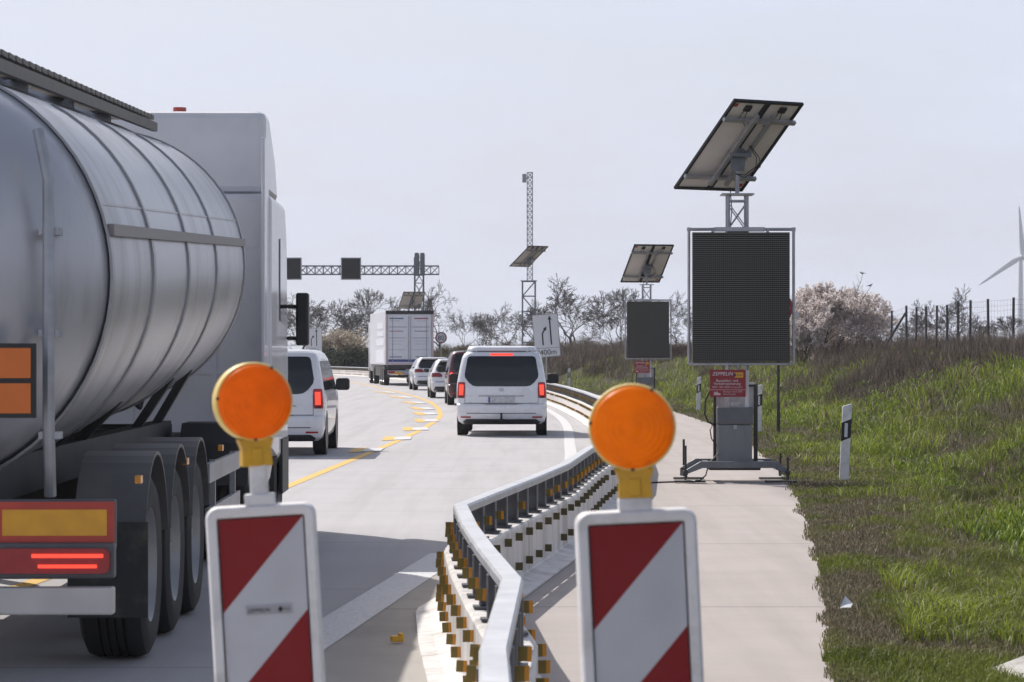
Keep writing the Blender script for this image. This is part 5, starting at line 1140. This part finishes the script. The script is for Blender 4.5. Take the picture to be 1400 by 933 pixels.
    for sg in (-1, 1):
        wheel(t, sg * .93, 9.4, .50, .56, sg); wheel(t, sg * 1.04, 12.7, .50, .32, sg)
        m = MB(); m.tube([(sg * .90, 10.15, .68), (sg * .90, 11.2, .68)], .33, 20); m.build('fuel_tank', mat('fuel_tank', (.35, .35, .37), .35, .6, .1, 4), t, bevel=.02)
        m = MB(); m.prism([(8.75, .62), (8.85, .95), (9.1, 1.1), (9.7, 1.1), (9.95, .95), (10.05, .62), (9.98, .62), (9.9, .9), (9.68, 1.05), (9.12, 1.05), (8.9, .9), (8.82, .62)], .55, 0, Matrix.Translation((sg * .93 + .275, 0, 0)) @ Matrix.Rotation(R(90), 4, 'Z')); m.build('mudguard', CHASSIS, t)
    hw = 1.22; MX = Matrix.Translation((hw, 0, 0)) @ Matrix.Rotation(R(90), 4, 'Z')
    m = MB(); m.prism([(11.25, .85), (13.62, .55), (13.68, 1.5), (13.45, 2.75), (13.2, 3.05), (11.25, 3.05)], 2 * hw, 0, MX); cab = m.build('cab', GREYW, t, bevel=.06)
    m = MB()
    for x in (-.72, .0, .72): m.box((x, 11.246, 2.0), (.05, .012, 2.0))
    for z in (1.5, 2.6): m.box((0, 11.247, z), (2.2, .010, .05))
    m.build('panel_rib', GREYW, cab)
    m = MB(); m.prism([(11.4, 3.06), (13.1, 3.06), (12.7, 3.45), (11.9, 3.78), (11.4, 3.78)], 2 * hw - .12, 0, Matrix.Translation((-.06, 0, 0)) @ MX); m.build('roof_spoiler', GREYW, t, bevel=.06)
    for sg in (-1, 1): m = MB(); m.box((sg * 1.185, 10.98, 2.25), (.03, .52, 2.5)); m.build('side_fairing', GREYW, t, bevel=.01)
    for sg in (-1, 1):
        m = MB(); m.prism([(12.35, 1.95), (13.35, 1.90), (13.28, 2.60), (12.35, 2.70)], .008, 0, Matrix.Translation((sg * (hw + .006) + (.004), 0, 0)) @ Matrix.Rotation(R(90), 4, 'Z')); m.build('side_window', GLASS, cab)
        m = MB(); m.box((sg * (hw + .15), 13.45, 1.98), (.12, .20, .50)); m.bar((sg * hw, 13.4, 2.1), (sg * (hw + .16), 13.45, 2.1), .04); m.bar((sg * hw, 13.4, 1.8), (sg * (hw + .16), 13.45, 1.8), .04); m.build('side_mirror', BLACK, t, bevel=.03)
        m = MB(); m.box((sg * (hw + .002), 13.0, .62), (.03, .9, .5)); m.build('step', CHASSIS, t)
        m = MB(); m.box((sg * (hw + .012), 12.0, 1.15), (.02, .12, .05)); m.build('side_marker', AMBER, t)
    m = MB(); m.prism([(13.45, 2.78), (13.80, 2.60), (13.83, 2.66), (13.5, 2.95)], 2.3, 0, Matrix.Translation((-.07, 0, 0)) @ MX); m.build('sun_visor', mat('visor_smoke', (.05, .05, .06), .2), t)
    m = MB(); m.cyl((.6, 11.35, 1.2), (.6, 11.35, 2.9), .07, 12); m.tube([(.2, 11.2, 1.6), (.15, 10.6, 1.2), (.1, 9.9, 1.35)], .025, 8); m.tube([(-.1, 11.2, 1.6), (-.15, 10.6, 1.25), (-.1, 9.9, 1.35)], .025, 8); m.build('air_hose', CHASSIS, t)
    m = MB(); m.cyl((.35, 12.0, 3.80), (.35, 12.0, 3.86), .06, 12); m.box((.35, 12.0, 3.78), (.2, .2, .03)); m.build('roof_lamp', mat('roof_lamp_red', (.4, .06, .04), .3), t)
    return t
tanker()

# ------------------------------------------------------------------ trees, blossom, turbine, birds
def grow(seed, H, levels=5, kids=(3, 4), ang=(22, 48), trunk_frac=0.34, r0=None, up=0.25, ratio=(0.58, 0.74), multi=1):
    rd = random.Random(seed); segs = []
    def branch(p, d, L, r, lv):
        n = 4 if lv < 3 else 3; q = p; dirn = d; stations = []
        for i in range(n):
            j = 0.10 if lv == 0 else 0.20
            dirn = (dirn + Vector((rd.gauss(0, j), rd.gauss(0, j), rd.gauss(0, j) + up * (0.12 if lv else 0.05)))).normalized()
            e = q + dirn * (L / n); ra = r * (1 - 0.45 * i / n); rb = r * (1 - 0.45 * (i + 1) / n)
            segs.append((q, e, ra, rb, lv)); q = e; stations.append((e, dirn.copy(), rb))
        if lv >= levels: return
        k = rd.randint(*kids) + (1 if lv == 0 else 0)
        for i in range(k):
            e, dd, rb = stations[-1] if i < 2 else rd.choice(stations[(1 if lv == 0 else 0):])
            a = R(rd.uniform(*ang)) * (0.7 if i == 0 else 1); ax = dd.cross(Vector((rd.gauss(0, 1), rd.gauss(0, 1), rd.gauss(0, 1)))).normalized()
            branch(e, (Matrix.Rotation(a, 3, ax) @ dd).normalized(), L * rd.uniform(*ratio), max(rb * rd.uniform(.5, .75), 0.007), lv + 1)
    for k in range(multi):
        d0 = Vector((rd.gauss(0, .05 if multi == 1 else .45), rd.gauss(0, .05 if multi == 1 else .45), 1)).normalized()
        branch(Vector((rd.gauss(0, .25), rd.gauss(0, .25), -0.2)) if multi > 1 else Vector((0, 0, -0.3)), d0, H * trunk_frac * rd.uniform(.85, 1.1), r0 or H * 0.02, 0)
    top = max(s[1].z for s in segs); k = H / top
    return [(s[0] * k, s[1] * k, s[2], s[3], s[4]) for s in segs]
def seg_mesh(segs, n, rmin=0.0):
    P0 = np.array([s[0] for s in segs]); P1 = np.array([s[1] for s in segs]); r0 = np.maximum([s[2] for s in segs], rmin); r1 = np.maximum([s[3] for s in segs], rmin)
    d = P1 - P0; d /= np.linalg.norm(d, axis=1, keepdims=True) + 1e-9; ref = np.where(np.abs(d[:, 2:3]) > .9, np.array([[1., 0, 0]]), np.array([[0, 0, 1.]]))
    a = np.cross(d, ref); a /= np.linalg.norm(a, axis=1, keepdims=True); b = np.cross(a, d)
    V = np.empty((len(segs), 2 * n, 3))
    for k in range(n):
        t = 2 * np.pi * k / n; o = a * math.cos(t) + b * math.sin(t); V[:, k] = P0 + o * r0[:, None]; V[:, n + k] = P1 + o * r1[:, None]
    base = (np.arange(len(segs)) * 2 * n)[:, None]; F = np.concatenate([base + [k, (k + 1) % n, n + (k + 1) % n, n + k] for k in range(n)])
    return V.reshape(-1, 3), F
BARK = mat('bark_grey', (0.060, 0.053, 0.050), 0.9, 0, 0.25, 3); TWIGP = mat('twig_pale', (0.22, 0.18, 0.165), 0.9, 0, 0.2, 2); TWIG = mat('twig_brown', (0.105, 0.09, 0.086), 0.9, 0, 0.2, 2)
def tree_proto(name, seed, H, rmin, label, cat='tree', group='bare trees beyond the road', **kw):
    t = thing(name, (0, 0, 0), 0, label, cat, group); s = grow(seed, H, **kw)
    V, F = seg_mesh([q for q in s if q[4] <= 1], 7); mesh_np('trunk', V, F, BARK, t, smooth=True)
    V, F = seg_mesh([q for q in s if q[4] > 1], 3, rmin); mesh_np('crown', V, F, TWIGP if name == 'flowering_bush' else TWIG, t)
    return t, s
PB = dict(levels=6, kids=(3, 3), ratio=(.62, .78))
protos = [tree_proto('bare_tree', 11, 8.0, .019, '', **PB)[0], tree_proto('bare_tree', 23, 8.0, .019, '', ang=(16, 38), **PB)[0], tree_proto('bare_tree', 37, 8.0, .019, '', trunk_frac=.26, ang=(25, 55), **PB)[0]]
used = [False] * 3
TREES = [ # px, top y, D, variant, width factor, label
 (785, 389, 255, 0, 1.25, 'big bare tree with wide spreading crown, right of the tilted lane sign'),
 (827, 420, 280, 2, 1.1, 'medium bare tree between the big bare tree and the farther LED board'),
 (853, 405, 300, 1, .9, 'slim bare tree rising behind the left edge of the farther LED board'),
 (922, 408, 300, 2, .9, 'bare tree behind the gap between the two LED boards'),
 (948, 440, 310, 1, .9, 'low bare tree mostly behind the left edge of the large LED board'),
 (671, 435, 320, 1, 1.0, 'small pale bare tree left of the solar mast, above the silver van'),
 (703, 422, 330, 0, .9, 'bare tree directly behind the foot of the solar mast'),
 (735, 418, 330, 2, .9, 'bare tree just behind the tilted lane sign'),
 (606, 396, 300, 0, .8, 'tall bare tree behind the round 80 sign'),
 (628, 428, 280, 2, .9, 'short bare tree right of the round 80 sign'),
 (503, 405, 285, 1, .8, 'slender leaning bare tree left of the lorry trailer'),
 (480, 418, 300, 2, 1.1, 'bare tree left of the lorry above the pale blossom bush'),
 (453, 424, 310, 0, 1.2, 'bare tree above the dark hedge, second from the tanker cab'),
 (428, 428, 300, 2, 1.2, 'bare tree directly behind the far small lane sign'),
 (404, 408, 300, 2, 1.3, 'round bushy bare tree right behind the tanker cab'),
 (530, 425, 320, 0, 1.0, 'bare tree hidden behind the top left of the lorry trailer'),
 (1303, 402, 190, 0, 1.0, 'tall bare tree behind the middle of the wire fence'),
 (1215, 436, 210, 2, 1.0, 'low bare tree behind the left end of the wire fence'),
 (1262, 440, 220, 1, 1.0, 'thin bare tree behind the fence left of the tall one'),
 (1340, 436, 190, 2, .9, 'low bare tree just right of the tall one behind the fence'),
 (1375, 440, 200, 1, 1.3, 'bare shrubby tree behind the fence, beneath the wind turbine')]
for px, ty, D, v, wf, lab in TREES:
    t = protos[v] if not used[v] else copy_tree(protos[v]); used[v] = True
    X = PX(px, D); zb = 0.3; H = (PZ(ty, D) - zb) * 1.13; s = H / 8.0
    t.location = (X, D, zb); t.scale = (s * wf, s * wf, s); t.rotation_euler = (0, 0, random.uniform(0, 6.28)); t['label'] = lab
# flowering bushes
def petals(segs, n, size, cols, lv=3, seed=1, drop=False):
    r_ = np.random.default_rng(seed); S_ = [q for q in segs if q[4] >= lv and not (q[4] >= 5 and drop)]; idx = r_.integers(0, len(S_), n); P0 = np.array([q[0] for q in S_])[idx]; P1 = np.array([q[1] for q in S_])[idx]
    P = P0 + (P1 - P0) * r_.uniform(0, 1, (n, 1)) + r_.normal(0, size * .7, (n, 3)); a = r_.normal(0, 1, (n, 3)); a /= np.linalg.norm(a, axis=1, keepdims=True); b = np.cross(a, r_.normal(0, 1, (n, 3))); b /= np.linalg.norm(b, axis=1, keepdims=True)
    s = (size * r_.uniform(.6, 1.3, (n, 1))); V = np.stack([P - a * s, P - b * s * .7, P + a * s, P + b * s * .7], 1).reshape(-1, 3); F = (np.arange(n) * 4)[:, None] + [0, 1, 2, 3]
    C = np.repeat(np.array(cols[0]) * (1 - (t_ := r_.uniform(0, 1, (n, 1)))) + np.array(cols[1]) * t_, 4, 0); return V, F, C
PETAL = leaf_mat('petal', .5, .7)
def bush(px, D, ty, wf, H0, label, seed, np_, size, cols, zb, crown='blossom'):
    t, s = tree_proto('flowering_bush' if crown == 'blossom' else 'evergreen_bush', seed, H0, .007, label, 'bush', None if crown != 'blossom' else 'pale flowering bushes', levels=5, kids=(3, 4), multi=10, trunk_frac=.36, r0=.045, ang=(12, 36) if crown == 'blossom' else (15, 45), up=.6 if crown == 'blossom' else .25)
    V, F, C = petals(s, np_, size, cols, 2, seed); mesh_np(crown, V, F, PETAL, t, col=C)
    t.location = (PX(px, D), D, zb); H = PZ(ty, D) - zb; t.scale = (H / H0 * wf, H / H0 * wf, H / H0); return t
PC = ((.72, .63, .60), (.93, .88, .86))
D = 108; zb = float(terr(PX(1140, D), D)) - .1
bush(1132, D, 384, .98, 4.0, 'large bush full of pale pink blossom right of the large LED board', 5, 60000, .042, PC, zb)
BUSH = bush(1168, 112, 386, .75, 4.0, 'smaller blossom bush at the right flank of the large one', 15, 32000, .042, PC, zb)
bush(1100, 106, 428, .8, 4.0, 'low blossom bush tucked against the large LED board frame', 25, 24000, .042, PC, zb)
PC2 = ((.45, .38, .29), (.68, .60, .48))
bush(468, 262, 447, 1.1, 4.0, 'cream flowering bush above the dark hedge left of the lorry', 35, 16000, .06, PC2, .0)
GC = ((.018, .028, .018), (.05, .065, .035))
bush(455, 250, 474, 1.5, 3.0, 'dark evergreen bush behind the far barrier, nearest the tanker', 45, 15000, .07, GC, -.1, 'foliage')
bush(492, 246, 474, 1.3, 3.0, 'dark evergreen bush behind the far barrier beside the lorry', 55, 15000, .07, GC, -.1, 'foliage')
OC = ((.10, .09, .035), (.20, .18, .07))
bush(618, 230, 468, 1.6, 3.0, 'yellowish budding bush under the round 80 sign', 65, 12000, .05, OC, -.1, 'foliage')
bush(745, 200, 455, .7, 3.0, 'olive budding shrub half behind the tilted lane sign', 75, 8000, .045, OC, .2, 'foliage')
# brownish red shrub between the boards
bush(935, 150, 468, 1.0, 3.0, 'reddish brown shrub left of the large LED board lower edge', 85, 6000, .04, ((.07, .035, .03), (.15, .08, .06)), .5, 'foliage')
# wind turbine
D = 2000.0; X = PX(1395.5, D); hz = PZ(352, D)
TW = mat('turbine_grey', (.60, .62, .68), .6, 0, .03, .05)
t = thing('wind_turbine', (X, D, 0), 0, 'pale distant wind turbine at the right edge with one blade up', 'wind turbine')
m = MB(); m.tube([(0, 0, -2), (0, 0, hz * .5), (0, 0, hz - 1.5)], [2.4, 1.9, 1.4], 20); m.build('tower', TW, t)
m = MB(); m.prism(rrect(-1.9, -1.9, 1.9, 1.9, .7, 3), 8, 0, Matrix.Translation((0, -4.0, hz))); m.build('nacelle', TW, t, bevel=.4)
m = MB(); m.lathe([(0, -3.2), (1.0, -2.6), (1.7, -1.2), (1.8, 0)], (0, -4.2, hz), 20); m.build('hub', TW, t)
for a in (93.5, 213.5, 333.5):
    m = MB(); d_ = Vector((math.cos(R(a)), 0, math.sin(R(a)))); pr_ = Vector((-d_.z, 0, d_.x)); st = [(1.0, 1.0, .9), (6, 1.9, .55), (14, 1.5, .4), (24, 1.05, .25), (33, .6, .12), (36, .15, .05)]
    vs = []
    for (l, c, th) in st:
        for q in range(10): an = 2 * math.pi * q / 10; p = d_ * l + pr_ * (c * math.cos(an) - c * .3) + Vector((0, 1, 0)) * (th * math.sin(an)); vs.append(p + Vector((0, -5.4, hz)))
    fs = [(i * 10 + q, i * 10 + (q + 1) % 10, (i + 1) * 10 + (q + 1) % 10, (i + 1) * 10 + q) for i in range(5) for q in range(10)] + [tuple(range(50, 60))]
    m.add(vs, fs, 0, True); m.build('blade', TW, t)
# small birds in the bush top
def bird(px, py, D, lab, rz):
    m = MB(); m.tube([(0, -.11, .0), (0, -.07, .02), (0, 0, .0), (0, .07, .03), (0, .105, .075), (0, .135, .085), (0, .17, .08)], [.008, .03, .05, .045, .03, .022, .003], 10); m.tube([(0, -.09, .01), (0, -.22, -.02)], [.018, .012], 6); m.tube([(.012, .02, -.04), (.012, .02, -.085)], .004, 4); m.tube([(-.012, .02, -.04), (-.012, .02, -.085)], .004, 4)
    o = tag(m.build('small_bird', mat('bird_dark', (.06, .045, .04), .8)), lab, 'bird', 'small birds on the blossom bush'); o.location = (PX(px, D), D, PZ(py, D)); o.rotation_euler = (0, 0, rz); o.scale = (.62, .62, .62)
bird(1179, 374, 107, 'small dark bird perched on the topmost twig of the blossom bush', 1.2)
bird(1189, 391, 107, 'small dark bird perched lower right on the blossom bush twigs', -1.4)
def shoot(pts, rs):
    m = MB(); m.tube([(PX(a, 107), 107, PZ(b, 107)) for a, b in pts], rs, 5); o = m.build('shoot', TWIG, BUSH)
    o.matrix_parent_inverse = (Matrix.Translation(BUSH.location) @ Matrix.Diagonal((*BUSH.scale, 1.0))).inverted()
shoot([(1166, 440), (1169, 405), (1177, 385), (1179, 377), (1181, 371)], [.016, .012, .009, .007, .004]); shoot([(1171, 402), (1168, 392), (1166, 384)], [.009, .007, .004])
shoot([(1168, 430), (1180, 408), (1187, 397), (1190, 393.5), (1194, 387)], [.014, .011, .008, .006, .004]); shoot([(1176, 388), (1172, 380), (1171, 374)], [.007, .005, .003])

# ------------------------------------------------------------------ spring haze over the whole place
hm = bpy.data.materials.new('haze_air'); hm.use_nodes = True; n_ = hm.node_tree; n_.nodes.clear()
vo = n_.nodes.new('ShaderNodeVolumePrincipled'); vo.inputs['Color'].default_value = (0.90, 0.93, 1.0, 1); vo.inputs['Density'].default_value = 0.00017; vo.inputs['Anisotropy'].default_value = 0.2
no = n_.nodes.new('ShaderNodeOutputMaterial'); n_.links.new(vo.outputs[0], no.inputs['Volume'])
m = MB(); m.box((0, 2050, 54), (8400, 5300, 113)); tag(m.build('haze', hm), kind='stuff')
